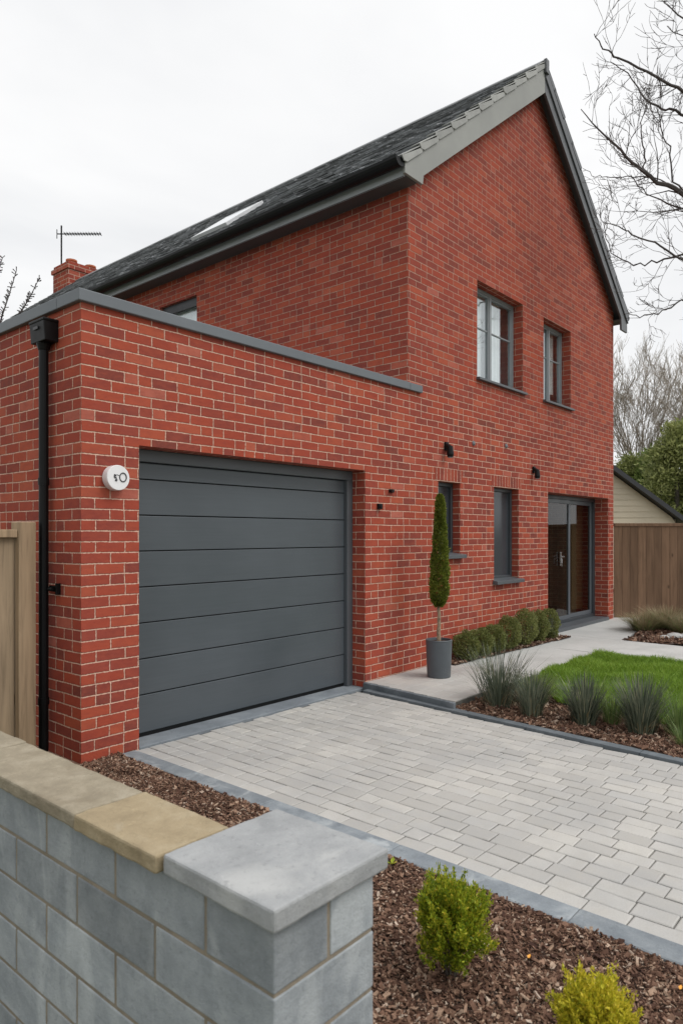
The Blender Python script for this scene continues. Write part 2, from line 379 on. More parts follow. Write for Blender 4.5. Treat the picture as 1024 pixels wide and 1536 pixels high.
M['blade_green'] = leaf_mat('green_sedge', [(.15, (.05, .09, .03)), (.5, (.13, .20, .06)), (.8, (.24, .29, .11)), (.95, (.42, .36, .18))], .3)
M['blade_tan'] = leaf_mat('tan_grass', [(.15, (.13, .11, .06)), (.5, (.27, .23, .125)), (.8, (.40, .32, .20)), (.95, (.36, .18, .12))], .3)
M['lawn'] = leaf_mat('lawn_blades', [(.15, (.07, .14, .015)), (.5, (.19, .33, .035)), (.85, (.33, .47, .07)), (1, (.42, .44, .15))], .35, 1.5)
M['turf'] = simple('turf_soil', (.06, .10, .02), .95, .4, 12, .01)
M['bark'] = simple('bark', (.11, .095, .082), .9, .35, 14, .004)
M['stem'] = simple('pale_stem', (.30, .22, .15), .85, .3, 30, .003)
M['twig'] = simple('dark_twig', (.075, .065, .062), .9, .3, 10, 0)
M['twig_far'] = simple('far_twig', (.27, .23, .185), .9, .2, 2, 0)
M['evergreen'] = leaf_mat('evergreen', [(.2, (.09, .11, .04)), (.5, (.24, .27, .09)), (.8, (.42, .44, .17)), (1, (.5, .48, .24))], .35, .9)
M['evergreen_dark'] = leaf_mat('dark_evergreen', [(.2, (.06, .085, .025)), (.5, (.17, .235, .06)), (.8, (.30, .38, .10)), (1, (.40, .44, .17))], .35, .9)
M['cream'] = simple('cream_cladding', (.62, .55, .42), .7, .06, 1.5, .001, rndvar=.04)
M['black_roof'] = simple('black_roof_edge', (.035, .037, .042), .5, .1, 4, .001)
M['pot'] = simple('charcoal_pot', (.085, .098, .11), .5, .12, 5, .001)

# ------------------------------------------------------------------ ground
def sheet(name, poly, z, mat, kind='structure'):
    b = MB(); b.add([(x, y, z) for x, y in poly], [tuple(range(len(poly)))]); return b.build(name, mat, kind=kind)
b = MB(); zl = -.45
for (xa, ya, xb, yb) in ((1.1, -300, 600, 4.25), (-300, 4.25, 600, 600)): b.add([(xa, ya, -.03), (xb, ya, -.03), (xb, yb, -.03), (xa, yb, -.03)], [(0, 1, 2, 3)])
b.add([(-300, -300, zl), (1.1, -300, zl), (1.1, 4.25, zl), (-300, 4.25, zl)], [(0, 1, 2, 3)])
b.add([(1.1, -300, zl), (1.1, 4.25, zl), (1.1, 4.25, -.03), (1.1, -300, -.03)], [(0, 1, 2, 3)]); b.add([(-300, 4.25, zl), (1.1, 4.25, zl), (1.1, 4.25, -.03), (-300, 4.25, -.03)], [(0, 1, 2, 3)])
b.build('ground', M['earth'], kind='structure')
KX = lambda y: 5.316 - .093 * (4.38 - y)        # driveway's right edge
sheet('driveway_bed', [(2.66, -4), (KX(-4), -4), (KX(4.7) , 4.62), (2.66, 4.62)], -.012, M['joint'])
# driveway pavers: courses run away from the garage, lengths vary
pv = MB(); x = 2.815
def chamfer(b, x0, x1, y0, y1, z, c, r, tilt=0):
    zt = [z + random.uniform(-tilt, tilt) for _ in range(4)]
    P = [(x0, y0), (x1, y0), (x1, y1), (x0, y1)]; Q = [(x0 + c, y0 + c), (x1 - c, y0 + c), (x1 - c, y1 - c), (x0 + c, y1 - c)]
    vs = [(p[0], p[1], z - .03) for p in P] + [(p[0], p[1], zt[i] - c * .7) for i, p in enumerate(P)] + [(p[0], p[1], zt[i]) for i, p in enumerate(Q)]
    fs = [(8, 9, 10, 11)] + [(i, (i + 1) % 4, 4 + (i + 1) % 4, 4 + i) for i in range(4)] + [(4 + i, 4 + (i + 1) % 4, 8 + (i + 1) % 4, 8 + i) for i in range(4)]
    b.add(vs, fs, r)
while x < 5.32:
    w = .112; y = -4 + random.uniform(-.2, 0)
    while y < 4.37:
        l = random.choice([.12, .18, .18, .18, .23]) + random.uniform(-.008, .008)
        y1 = min(y + l, 4.374); xe = min(x + w, KX((y + y1) / 2) - .002)
        if y1 - y > .05 and xe - x > .02:
            j = .0029
            chamfer(pv, x + j, xe - j, y + j, y1 - j, 0, .005, random.random(), .0022)
        y += l
    x += w
pv.build('driveway', M['paver'], kind='structure')
# slate kerb along the left, long slabs
b = MB(); y = 4.36
while y > -4:
    l = random.uniform(.55, .95); chamfer(b, 2.68, 2.811, max(y - l, -4) + .003, y, .012, .006, random.random(), .001); y -= l
b.build('left_kerb', M['slate_kerb'], kind='structure')
b = MB(); y = 4.30
while y > -4:
    l = .9; y0 = max(y - l, -4)
    P = [(KX(y0) + .001, y0 + .003), (KX(y0) + .088, y0 + .003), (KX(y) + .088, y), (KX(y) + .001, y)]
    b.add([(p[0], p[1], -.03) for p in P] + [(p[0], p[1], .022) for p in P], [(0, 1, 2, 3)[::-1], (4, 5, 6, 7)] + [(i, (i + 1) % 4, 4 + (i + 1) % 4, 4 + i) for i in range(4)]); y -= l
b.build('right_kerb', M['dark_kerb'], bevel=.004, kind='structure')
# garage threshold
b = MB(); b.box(2.853, 5.447, 4.378, 4.64, -.02, .016); b.build('garage_threshold', M['threshold'], bevel=.006, kind='structure')
# raised path along the house
b = MB(); path_poly = [(5.42, 4.41), (5.285, 3.28), (8.66, 3.26), (8.63, -3), (9.86, -3), (9.95, 3.36), (12.4, 3.75), (13.0, 3.78), (13.0, 4.41)]
SPLIT = 6.9
def slab(b, poly, z0, z1, r=None): b.prism(poly, lambda p, t: (p[0], p[1], t), z0, z1, r)
slab(b, [(SPLIT, 3.262), (8.66, 3.26), (8.7, 3.9), (8.7, 4.41), (SPLIT, 4.41)][::1], -.02, PX, .3)
slab(b, [(8.704, 3.262), (9.95, 3.36), (9.95, 3.9), (9.95, 4.62), (8.704, 4.62)], -.02, PX - .001, .6)
slab(b, [(9.954, 3.362), (12.4, 3.75), (13.6, 3.4), (13.6, 4.64), (9.954, 4.64)], -.02, PX, .5)
slab(b, [(8.63, 1.2), (9.93, 1.2), (9.95, 3.358), (8.704, 3.258), (8.66, 3.256)], -.02, PX, .45)
slab(b, [(8.63, -3), (9.9, -3), (9.93, 1.196), (8.63, 1.196)], -.02, PX, .55)
b.build('path', M['concrete'], bevel=.004, kind='structure')
b = MB(); slab(b, [(5.30, 3.27), (6.9, 3.27), (6.9, 4.40), (5.44, 4.40)], -.02, PX - .012, .2)
b.build('path_bed', M['joint'], kind='structure')
pv = MB(); y = 3.27
while y < 4.37:
    w = .158; x = 5.2 + random.uniform(0, .2)
    while x < 6.9:
        l = random.choice([.21, .30, .30]); x0 = max(x, 5.288 + (y - 3.28) * .12 + .05); x1 = min(x + l, 6.897)
        if x1 - x0 > .03: chamfer(pv, x0 + .0015, x1 - .0015, y + .0015, min(y + w, 4.378) - .0015, PX, .003, .3 + .5 * random.random(), .0008)
        x += l
    y += w
pv.build('path_pavers', M['paver'], kind='structure')
# step edging of the path
b = MB(); slab(b, [(5.262, 3.235), (5.30, 3.235), (5.30 + .15, 4.374), (5.405, 4.374)], -.02, PX + .002)
b.build('path_step', M['dark_kerb'], bevel=.006, kind='structure')
# planting beds
def mound(name, poly, z0, amp, mat, res=.06):
    xs = [p[0] for p in poly]; ys = [p[1] for p in poly]
    b = MB(); nx = int((max(xs) - min(xs)) / res) + 2; ny = int((max(ys) - min(ys)) / res) + 2
    gx = np.linspace(min(xs), max(xs), nx); gy = np.linspace(min(ys), max(ys), ny)
    idx = {}
    for i in range(nx):
        for j in range(ny):
            idx[i, j] = len(b.v); b.v.append((gx[i], gy[j], z0 + hgt(gx[i], gy[j], amp)))
    for i in range(nx - 1):
        for j in range(ny - 1):
            if inside(poly, (gx[i] + gx[i + 1]) / 2, (gy[j] + gy[j + 1]) / 2):
                b.f.append((idx[i, j], idx[i + 1, j], idx[i + 1, j + 1], idx[i, j + 1])); b.r.append(.5)
    return b.build(name, mat, kind='structure', smooth=True)
def hgt(x, y, amp): return amp * (math.sin(x * 7.3 + 1.2 * math.sin(y * 5)) * math.sin(y * 6.1 + 1.7 * math.sin(x * 3.3)) * .6 + .4 * math.sin(x * 17 + y * 13))
def inside(poly, x, y):
    c = False; n = len(poly)
    for i in range(n):
        (x1, y1), (x2, y2) = poly[i], poly[i - 1]
        if (y1 > y) != (y2 > y) and x < (x2 - x1) * (y - y1) / (y2 - y1) + x1: c = not c
    return c
def chips(name, poly, z0, amp, dens, size, label_mat, flat=.5):
    xs = [p[0] for p in poly]; ys = [p[1] for p in poly]
    A = (max(xs) - min(xs)) * (max(ys) - min(ys)); n = int(A * dens)
    P = np.column_stack([rng.uniform(min(xs), max(xs), n), rng.uniform(min(ys), max(ys), n)])
    keep = [inside(poly, p[0], p[1]) for p in P]; P = P[keep]; n = len(P)
    z = np.array([z0 + hgt(p[0], p[1], amp) for p in P]) + rng.uniform(-.002, .012, n)
    L = size * np.minimum(rng.lognormal(0, .62, n), 3.4); Wd = L * rng.uniform(.25, .7, n); T = L * rng.uniform(.1, .25, n)
    a = rng.uniform(0, 2 * np.pi, n); t = rng.normal(0, flat, n); t2 = rng.normal(0, flat, n)
    ex = np.column_stack([np.cos(a) * np.cos(t), np.sin(a) * np.cos(t), np.sin(t)])
    ey = np.column_stack([-np.sin(a) * np.cos(t2), np.cos(a) * np.cos(t2), np.sin(t2)])
    ez = np.cross(ex, ey); C = np.column_stack([P, z])
    ex = ex * L[:, None] / 2; ey = ey * Wd[:, None] / 2; ez = ez * T[:, None] / 2
    c = lambda i, j, k: C + i * ex * (1 if k > 0 else .9) + j * ey * (1 if i > 0 else .7) + k * ez
    r = rng.uniform(0, 1, n) ** 1.0
    faces = [[(-1,-1,1),(1,-1,1),(1,1,1),(-1,1,1)], [(-1,-1,-1),(1,-1,-1),(1,-1,1),(-1,-1,1)], [(1,-1,-1),(1,1,-1),(1,1,1),(1,-1,1)],
             [(1,1,-1),(-1,1,-1),(-1,1,1),(1,1,1)], [(-1,1,-1),(-1,-1,-1),(-1,-1,1),(-1,1,1)]]
    b = MB()
    for f in faces: b.many(np.stack([c(*q) for q in f], 1), 4, r)
    return b.build(name, label_mat, kind='stuff')
BED1 = [(1.05, -1.5), (2.676, -1.5), (2.676, 4.36), (1.3, 4.36), (1.3, 1.0), (1.05, 1.0)]
mound('front_bed_soil', BED1, .006, .014, M['soil'])
tag(chips('bark_mulch', [(1.38, .45), (2.67, .45), (2.67, 4.37), (1.38, 4.37)], .008, .014, 27000, .0095, M['chips']), 'brown bark mulch filling the front bed behind the grey block wall', 'bark mulch')
BED2 = [(KX(-3) + .09, -3), (6.2, -3), (5.92, 1.8), (6.08, 2.6), (6.72, 3.12), (7.1, 3.262), (5.30, 3.262), (5.30, 3.2), (KX(3.2) + .09, 3.2)]
mound('side_bed_soil', BED2, .012, .012, M['soil'])
tag(chips('bark_mulch', [(KX(.3) + .09, .3), (6.15, .3), (5.92, 1.8), (6.08, 2.6), (6.72, 3.12), (7.1, 3.258), (5.31, 3.258), (5.31, 3.2), (KX(3.2) + .09, 3.2)], .016, .012, 7500, .015, M['chips']), 'brown bark mulch under the row of spiky grasses beside the lawn', 'bark mulch')
BED3 = [(6.75, 4.376), (6.8, 4.16), (9.72, 4.03), (9.72, 4.376)]
mound('hedge_bed_soil', BED3, PX + .010, .003, M['soil'], .04)
tag(chips('bark_mulch', BED3, PX + .012, .003, 5000, .016, M['chips']), 'brown bark mulch under the low hedge at the foot of the house', 'bark mulch')
BED4 = [(9.95, -3), (18, -3), (13.4, 3.35), (12.4, 3.7), (9.98, 3.33)]
mound('right_bed_soil', BED4, PX + .005, .03, M['soil'], .15)
tag(chips('bark_mulch', [(9.97, 1.8), (13.5, 1.8), (13.4, 3.3), (12.4, 3.68), (9.98, 3.32)], PX + .008, .03, 2500, .026, M['chips']), 'brown bark mulch in the bed in front of the brown fence', 'bark mulch')
# lawn
LAWN = [(6.2, -3), (8.62, -3), (8.645, 3.25), (7.1, 3.25), (6.72, 3.12), (6.08, 2.6), (5.92, 1.8)]
mound('lawn_soil', LAWN, .045, .006, M['turf'], .1)
def lawn_blades(poly, n, h0, h1):
    xs = [p[0] for p in poly]; ys = [p[1] for p in poly]
    P = np.column_stack([rng.uniform(min(xs) - .1, max(xs), n), np.where(rng.uniform(0, 1, n) < .8, rng.uniform(.6, max(ys), n), rng.uniform(-3, .6, n))])
    e = [(q[0] - .09, q[1]) if q[0] < 6.9 else (q[0] + .01, q[1] + .01) for q in poly]
    P = P[[inside(e, p[0], p[1]) for p in P]]; n = len(P)
    z = np.full(n, .045); h = rng.uniform(h0, h1, n) * (1 + .25 * np.sin(P[:, 0] * 9 + 2 * np.sin(P[:, 1] * 5))); a = rng.uniform(0, 2 * np.pi, n)
    w = rng.uniform(.002, .0045, n); ln = rng.normal(0, .4, (n, 2)) * h[:, None]
    C = np.column_stack([P, z]); d = np.column_stack([np.cos(a), np.sin(a), 0 * a]) * w[:, None]
    mid = C + np.column_stack([ln * .35, h * .6]); tip = C + np.column_stack([ln, h])
    b = MB(); r = np.clip(rng.normal(.5, .22, n), 0, 1)
    b.many(np.stack([C - d, C + d, mid + d * .8, mid - d * .8], 1), 4, r); b.many(np.stack([mid - d * .8, mid + d * .8, tip], 1), 3, r)
    return b.build('lawn_grass', M['lawn'], kind='stuff')
tag(lawn_blades(LAWN, 135000, .035, .09), 'bright green lawn between the path and the spiky grasses', 'grass')

# ------------------------------------------------------------------ the house
house = thing('brick_house', (9.31, 10.7, 0), 'red brick house with dark slate gable roof and a flat roofed garage wing', 'house')
RZ = lambda x, off=0: 8.23 - .805 * abs(x - 9.31) + off      # roof surface
# openings in the front: x0, x1, z0, z1, reveal depth
OP = [(2.85, 5.45, -.05, 2.195, .25), (7.675, 8.925, 3.52, 4.735, .24), (9.586, 10.563, 3.52, 4.72, .24),
      (6.787, 7.27, 1.32, 2.17, .2), (8.103, 8.80, .955, 2.17, .2), (9.735, 12.18, .05, 2.177, .30)]
def pierced(b, us, zs, solid, to3, holes, inward):
    us = sorted(set(us)); zs = sorted(set(zs))
    for i in range(len(us) - 1):
        for j in range(len(zs) - 1):
            cu, cz = (us[i] + us[i + 1]) / 2, (zs[j] + zs[j + 1]) / 2
            if solid(cu, cz) and not any(h[0] < cu < h[1] and h[2] < cz < h[3] for h in holes):
                b.add([to3(us[i], zs[j], 0), to3(us[i + 1], zs[j], 0), to3(us[i + 1], zs[j + 1], 0), to3(us[i], zs[j + 1], 0)], [(0, 1, 2, 3)], .5)
    for (a, c, z0, z1, d) in holes:
        q = [(a, z0), (c, z0), (c, z1), (a, z1)]
        for k in range(4):
            p0, p1 = q[k], q[(k + 1) % 4]
            b.add([to3(*p0, 0), to3(*p1, 0), to3(*p1, d), to3(*p0, d)], [(3, 2, 1, 0)], .5)
b = MB()
pierced(b, [GX, HX, HX2] + [o[0] for o in OP] + [o[1] for o in OP], [-.1, 3.125, 5.33] + [o[2] for o in OP] + [o[3] for o in OP],
        lambda u, z: (z < 3.125) or u > HX, lambda u, z, d: (u, FV + d, z), OP, 1)
# gable triangle
b.add([(HX, FV, 5.33), (HX2, FV, 5.33), (HX2, FV, RZ(HX2, -.25)), (9.31, FV, RZ(9.31, -.25)), (HX, FV, RZ(HX, -.25))], [(0, 1, 2, 3, 4)], .5)
# house side wall with small window, garage side, back walls
SW = [(8.06, 8.95, 3.95, 4.985, .2)]
pierced(b, [FV, HB] + [SW[0][0], SW[0][1]], [-.1, 5.34, 3.95, 4.985], lambda u, z: True, lambda u, z, d: (HX + d, u, z), SW, 1)
b.add([(GX, GB, -.1), (GX, FV, -.1), (GX, FV, 3.125), (GX, GB, 3.125)], [(0, 1, 2, 3)], .5)
b.add([(HX, GB, -.1), (GX, GB, -.1), (GX, GB, 3.125), (HX, GB, 3.125)], [(0, 1, 2, 3)], .5)
b.add([(HX2, FV, -.1), (HX2, HB, -.1), (HX2, HB, 5.34), (HX2, FV, 5.34)], [(0, 1, 2, 3)], .5)
b.add([(HX2, HB, -.1), (HX, HB, -.1), (HX, HB, RZ(HX, -.25)), (9.31, HB, RZ(9.31, -.25)), (HX2, HB, RZ(HX2, -.25))], [(0, 1, 2, 3, 4)], .5)
# parapet inner faces
b.add([(GX + .22, FV + .22, 2.9), (HX, FV + .22, 2.9), (HX, FV + .22, 3.125), (GX + .22, FV + .22, 3.125)], [(3, 2, 1, 0)], .5)
b.add([(GX + .22, FV + .22, 2.9), (GX + .22, GB, 2.9), (GX + .22, GB, 3.125), (GX + .22, FV + .22, 3.125)], [(0, 1, 2, 3)], .5)
b.build('wall', M['brick'], house, uv=True)
for (x0, x1) in ((6.72, 7.32), (8.04, 8.86)):
    b = MB(); b.box(x0, x1, FV - .003, FV + .01, 2.172, 2.325)
    b.build('soldier_course', M['soldier'], house, uv=True)
b = MB(); b.box(GX + .2, HX - .002, FV + .2, GB - .05, 2.86, 2.92); b.build('flat_roof', M['lead'], house)
b = MB(); b.box(HX + .3, HX2 - .05, FV + .6, HB - .1, 2.75, 2.85); b.box(HX + .3, HX2 - .05, FV + .6, HB - .1, .0, .04)
b.box(HX + .3, HX2 - .05, FV + 2.4, FV + 2.5, .04, 2.75); b.box(HX + .5, HX2 - .05, FV + 2.4, FV + 2.5, 2.85, 5.2); b.box(HX + .3, HX2 - .05, FV + .6, HB - .1, 5.2, 5.26)
b.box(9.22, 9.32, FV + .26, FV + 2.399, 2.851, 5.199); b.box(11.9, 12.0, FV + .32, FV + 2.399, 2.851, 5.199); b.box(7.42, 7.5, FV + .26, FV + 2.399, 2.851, 5.199)
b.build('interior_floors', M['interior'], house)
# coping
b = MB()
b.box(GX - .035, HX - .003, FV - .035, FV + .27, 3.118, 3.20); b.box(HX - .001, 6.425, FV - .035, FV - .001, 3.118, 3.199)
b.box(GX - .035, GX + .27, FV + .2702, GB + .03, 3.118, 3.20)
b.build('parapet_coping', M['coping_metal'], house, bevel=.006)
# roof deck
b = MB()
b.prism([(5.95, RZ(5.95, -.05)), (9.31, RZ(9.31, -.05)), (12.67, RZ(12.67, -.05)), (12.67, RZ(12.67, -.22)), (9.31, RZ(9.31, -.27)), (5.95, RZ(5.95, -.22))],
        lambda p, t: (p[0], t, p[1]), 4.268, HB + .12)
roof = b.build('roof', M['soffit'], house)
# slates
def slates(side):
    b = MB(); ca = math.atan(.805); es = Vector((math.cos(ca) * side, 0, math.sin(ca))); en = Vector((-math.sin(ca) * side, 0, math.cos(ca)))
    e0 = Vector((9.31 - side * 3.46, 0, RZ(9.31 - 3.46, -.045))); ey = Vector((0, 1, 0)); Ls = 3.46 / math.cos(ca)
    k = 0; s = -.03; ex = .15
    while s < Ls - .02:
        y = 4.30 - (.13 if k % 2 else 0); ln = min(ex * 1.35, Ls - s)
        while y < HB + .1:
            w = .26; r = random.random(); y0 = max(y, 4.295); y1 = min(y + w - .004, HB + .12)
            if y1 - y0 > .02:
                wob = .010 * math.sin(y * 1.3) * math.sin(s * 1.1)
                o = e0 + es * (s + random.uniform(-.004, .004)) + ey * y0 + en * (.030 + random.uniform(-.003, .008) + wob)
                b.obox(o, es * ln - en * .026, ey * (y1 - y0), en * .011, r)
            y += w
        s += ex; k += 1
    return b.build('slates', M['slate'], roof)
slates(1); slates(-1)
# ridge
b = MB(); y = 4.25
while y < HB + .1:
    l = .44; z = 8.245 + .004 * random.random()
    b.prism([(9.17, z - .105), (9.31, z + .012), (9.45, z - .105), (9.45, z - .125), (9.31, z - .012), (9.17, z - .125)], lambda p, t: (p[0], t, p[1]), y, y + l - .006)
    y += l
b.build('ridge', M['ridge'], roof)
# verge units (left: pale overlapping, right: dark)
def verge(side, mat, y0=4.215, y1=4.335):
    b = MB(); ca = math.atan(.805); es = Vector((math.cos(ca) * side, 0, math.sin(ca))); en = Vector((-math.sin(ca) * side, 0, math.cos(ca)))
    n = 11; Ls = 3.42 / math.cos(ca); e0 = Vector((9.31 - side * 3.42, 0, RZ(9.31 - 3.42, -.045)))
    for i in range(n):
        s = Ls * i / n; l = Ls / n * 1.12
        o = e0 + es * s + en * .052 + Vector((0, y0 - .006 * (i % 2), 0))
        b.obox(o, es * l - en * .028, Vector((0, y1 - y0, 0)), en * .012, random.random())
        b.prism([(0, .002), (l * .97, -.045), (l * .90, -.088), (l * .12, -.080), (0, -.05)], lambda p, t: o + es * p[0] + en * p[1] + Vector((0, t, 0)), -.001, .012, random.random())
    return b.build('verge', mat, roof, bevel=.002)
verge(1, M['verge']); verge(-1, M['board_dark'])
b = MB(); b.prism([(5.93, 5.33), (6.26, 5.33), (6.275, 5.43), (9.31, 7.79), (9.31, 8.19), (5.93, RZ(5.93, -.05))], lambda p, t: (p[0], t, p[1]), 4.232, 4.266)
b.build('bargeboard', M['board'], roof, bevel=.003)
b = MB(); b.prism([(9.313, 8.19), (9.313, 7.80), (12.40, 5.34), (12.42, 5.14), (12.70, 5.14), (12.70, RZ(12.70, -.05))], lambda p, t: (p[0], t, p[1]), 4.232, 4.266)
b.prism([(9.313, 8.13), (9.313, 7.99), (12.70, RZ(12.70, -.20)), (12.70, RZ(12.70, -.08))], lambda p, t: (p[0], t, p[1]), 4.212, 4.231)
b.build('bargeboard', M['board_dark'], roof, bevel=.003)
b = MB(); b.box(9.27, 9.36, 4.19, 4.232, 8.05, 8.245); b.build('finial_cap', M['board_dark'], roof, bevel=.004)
# box ends, fascia, soffit, gutters
for sx, mt in ((1, 'grey_metal'), (-1, 'grey_metal')):
    X = lambda a: a if sx == 1 else 18.62 - a
    def bb(b, x0, x1, *r): b.box(min(X(x0), X(x1)), max(X(x0), X(x1)), *r)
    b = MB(); bb(b, 5.945, 5.972, 4.267, HB + .12, 5.315, 5.475); b.build('fascia', M['fascia'], roof, bevel=.002)
    b = MB(); bb(b, 5.973, 6.188 if sx == 1 else 6.188, 4.267, HB + .12, 5.322, 5.336); b.build('soffit', M['soffit'], roof)
    b = MB(); pts = [(X(5.860) + .086 * math.cos(a), 5.458 + .086 * math.sin(a)) for a in np.linspace(math.pi, 2 * math.pi, 11)]
    pts += [(X(5.860) + .079 * math.cos(a), 5.460 + .079 * math.sin(a)) for a in np.linspace(2 * math.pi, math.pi, 11)]
    b.prism(pts, lambda p, t: (p[0], t, p[1]), 4.24, HB + .1)
    for yy in (4.238, HB + .1): b.prism(pts[:11], lambda p, t: (p[0], t, p[1]), yy, yy + .006)
    b.build('gutter', M['black'], roof)
# skylight on the left slope
ca = math.atan(.805); es = Vector((math.cos(ca), 0, math.sin(ca))); en = Vector((-math.sin(ca), 0, math.cos(ca)))
o = Vector((6.74, 8.05, RZ(6.74))) + en * -.005; w, l = .85, .95
b = MB()
for (s0, s1, y0, y1) in ((0, .07, 0, w), (l - .07, l, 0, w), (.07, l - .07, 0, .07), (.07, l - .07, w - .07, w)):
    b.obox(o + es * s0 + Vector((0, y0, 0)), es * (s1 - s0), Vector((0, y1 - y0, 0)), en * .05)
sk = b.build('skylight', M['white_frame'], roof, bevel=.003)
b = MB(); b.obox(o + es * .07 + Vector((0, .07, 0)) + en * .035, es * (l - .14), Vector((0, w - .14, 0)), en * .012)
sg = NT('skylight_glass'); sg.done((.62, .67, .70), .06, None, .0, 1.0)
b.build('pane', sg.m, sk)
# windows --------------------------------------------------
def window(op, name='window', mull=None, bar=None, mat='frame', fw=.042, glass='glass', fd=.14, sill=True, sashes=True):
    x0, x1, z0, z1, d = op
    y = FV + fd; b = MB(); e = .001
    b.box(x0 + e, x1 - e, y, y + .07, z0 + e, z0 + fw); b.box(x0 + e, x1 - e, y, y + .07, z1 - fw, z1 - e)
    b.box(x0 + e, x0 + fw, y, y + .07, z0 + fw, z1 - fw); b.box(x1 - fw, x1 - e, y, y + .07, z0 + fw, z1 - fw)
    xs = [x0 + fw, x1 - fw]
    if mull: b.box(mull - .026, mull + .026, y + .002, y + .068, z0 + fw, z1 - fw); xs = [x0 + fw, mull - .026, mull + .026, x1 - fw]
    f = b.build(name, M[mat], house, bevel=.004)
    for i in range(0, len(xs), 2):
        a, c = xs[i], xs[i + 1]
        if sashes:
            b = MB(); s = .022; zz0, zz1 = z0 + fw, z1 - fw
            b.box(a, c, y + .012, y + .058, zz0, zz0 + s); b.box(a, c, y + .012, y + .058, zz1 - s, zz1)
            b.box(a, a + s, y + .012, y + .058, zz0 + s, zz1 - s); b.box(c - s, c, y + .012, y + .058, zz0 + s, zz1 - s)
            if bar: b.box(a + s, c - s, y + .020, y + .045, bar - .009, bar + .009)
            b.build('sash', M[mat], f, bevel=.003)
            a += s; c -= s; zz0 += s; zz1 -= s
        else: zz0, zz1 = z0 + fw, z1 - fw
        b = MB(); b.box(a, c, y + .032, y + .038, zz0, zz1); b.build('pane', M[glass], f)
    return f
def curtain(par, x0, x1, z0, z1, y, mat='curtain', pleat=.09, amp=.009):
    b = MB(); n = max(4, int((x1 - x0) / pleat) * 6)
    top = [(x0 + (x1 - x0) * i / n, y + amp * math.sin(i / 6 * 2 * math.pi) + random.uniform(-.002, .002)) for i in range(n + 1)]
    vs = [(p[0], p[1], z1) for p in top] + [(p[0] + random.uniform(-.003, .003), p[1], z0) for p in top]
    b.add(vs, [(i, i + 1, n + 2 + i, n + 1 + i) for i in range(n)]); return b.build('curtain', M[mat], par, smooth=True)
def sill(par, x0, x1, z, mat='grey_metal', th=.042, pr=.05, dp=.17):
    b = MB(); b.prism([(FV - pr, z - th), (FV - pr, z - .012), (FV + dp, z + .012), (FV + dp, z - th)][::-1], lambda p, t: (t, p[0], p[1]), x0, x1)
    return b.build('sill', M[mat], par, bevel=.003)
w1 = window(OP[1], mull=8.27, bar=4.23, mat='frame_light'); sill(w1, OP[1][0] - .02, OP[1][1] + .05, 3.525)
curtain(w1, 7.70, 8.42, 3.54, 4.72, FV + .25); curtain(w1, 8.44, 8.74, 3.54, 4.72, FV + .26)
w2 = window(OP[2], mull=10.09, bar=4.23, mat='frame_light'); sill(w2, OP[2][0] - .02, OP[2][1] + .05, 3.525)
curtain(w2, 9.6, 10.20, 3.54, 4.72, FV + .25); curtain(w2, 10.24, 10.50, 3.75, 4.72, FV + .26)
for op in (OP[3], OP[4]):
    f = window(op, mat='dark_frame', fw=.045, fd=.10, sashes=False, glass='panel')
    b = MB(); b.box(op[0] + .05, op[1] - .05, FV + .15, FV + .16, op[2] + .05, op[3] - .05); b.build('inner_panel', M['panel'], f)
    sill(f, op[0] - .03, op[1] + .04, op[2] + .004, th=.055, pr=.07, dp=.098)
# side window above the garage
b = MB(); X = HX + .10
b.box(X, X + .06, 8.062, 8.948, 4.90, 4.983); b.box(X, X + .06, 8.062, 8.948, 3.952, 4.01); b.box(X, X + .06, 8.062, 8.12, 4.01, 4.90); b.box(X, X + .06, 8.89, 8.948, 4.01, 4.90)
b.box(X - .05, X - .001, 8.062, 8.948, 4.86, 4.983)
f = b.build('window', M['black_roof'], house)
b = MB(); b.box(X + .02, X + .03, 8.12, 8.89, 4.01, 4.90); b.build('pane', M['glass'], f)
b = MB(); b.box(X + .05, X + .06, 8.12, 8.89, 4.01, 4.90); b.build('blind', M['curtain'], f)
# patio door -------------------------------------------------
x0, x1, z0, z1, d = OP[5]; y = FV + .23; z0 = .125
b = MB(); b.box(x0 + .001, x1 - .001, y, y + .08, z1 - .06, z1 - .001); b.box(x0 + .001, x0 + .06, y, y + .08, z0, z1 - .06)
b.box(x1 - .06, x1 - .001, y, y + .08, z0, z1 - .06); b.box(x0 + .06, x1 - .06, y, y + .08, z0, z0 + .045)
door = b.build('door', M['dark_frame'], house, bevel=.004)
b = MB(); b.box(x0 + .002, x1 - .002, FV - .02, y + .08, .04, .125); b.build('door_sill', M['grey_metal'], door, bevel=.006)
MU = 11.12
for a, c, dy in ((x0 + .06, MU, .0), (MU, x1 - .06, .03)):
    b = MB(); s = .065; zz0, zz1 = z0 + .047, z1 - .061; Y0, Y1 = y + .008 + dy, y + .05 + dy
    b.box(a + .001, c - .001, Y0, Y1, zz0, zz0 + s); b.box(a + .001, c - .001, Y0, Y1, zz1 - s, zz1); b.box(a + .001, a + s, Y0, Y1, zz0 + s, zz1 - s); b.box(c - s, c - .001, Y0, Y1, zz0 + s, zz1 - s)
    lf = b.build('door_leaf', M['frame'], door, bevel=.004)
    b = MB(); b.box(a + s, c - s, Y0 + .015, Y0 + .022, zz0 + s, zz1 - s); b.build('pane', M['door_glass'], door)
b = MB(); b.box(10.70, 10.735, y - .012, y + .008, 1.05, 1.27); b.box(10.66, 10.775, y - .045, y - .03, 1.185, 1.205); b.box(10.71, 10.728, y - .03, y - .012, 1.185, 1.205)
b.tube([(10.70, y - .03, 1.04), (10.67, y - .04, 1.10), (10.69, y - .03, 1.17)], .008, 6)
b.build('handle', M['steel'], door, bevel=.003)
b = MB(); b.box(11.62, 12.1, y + .2, y + .215, .25, 2.05)
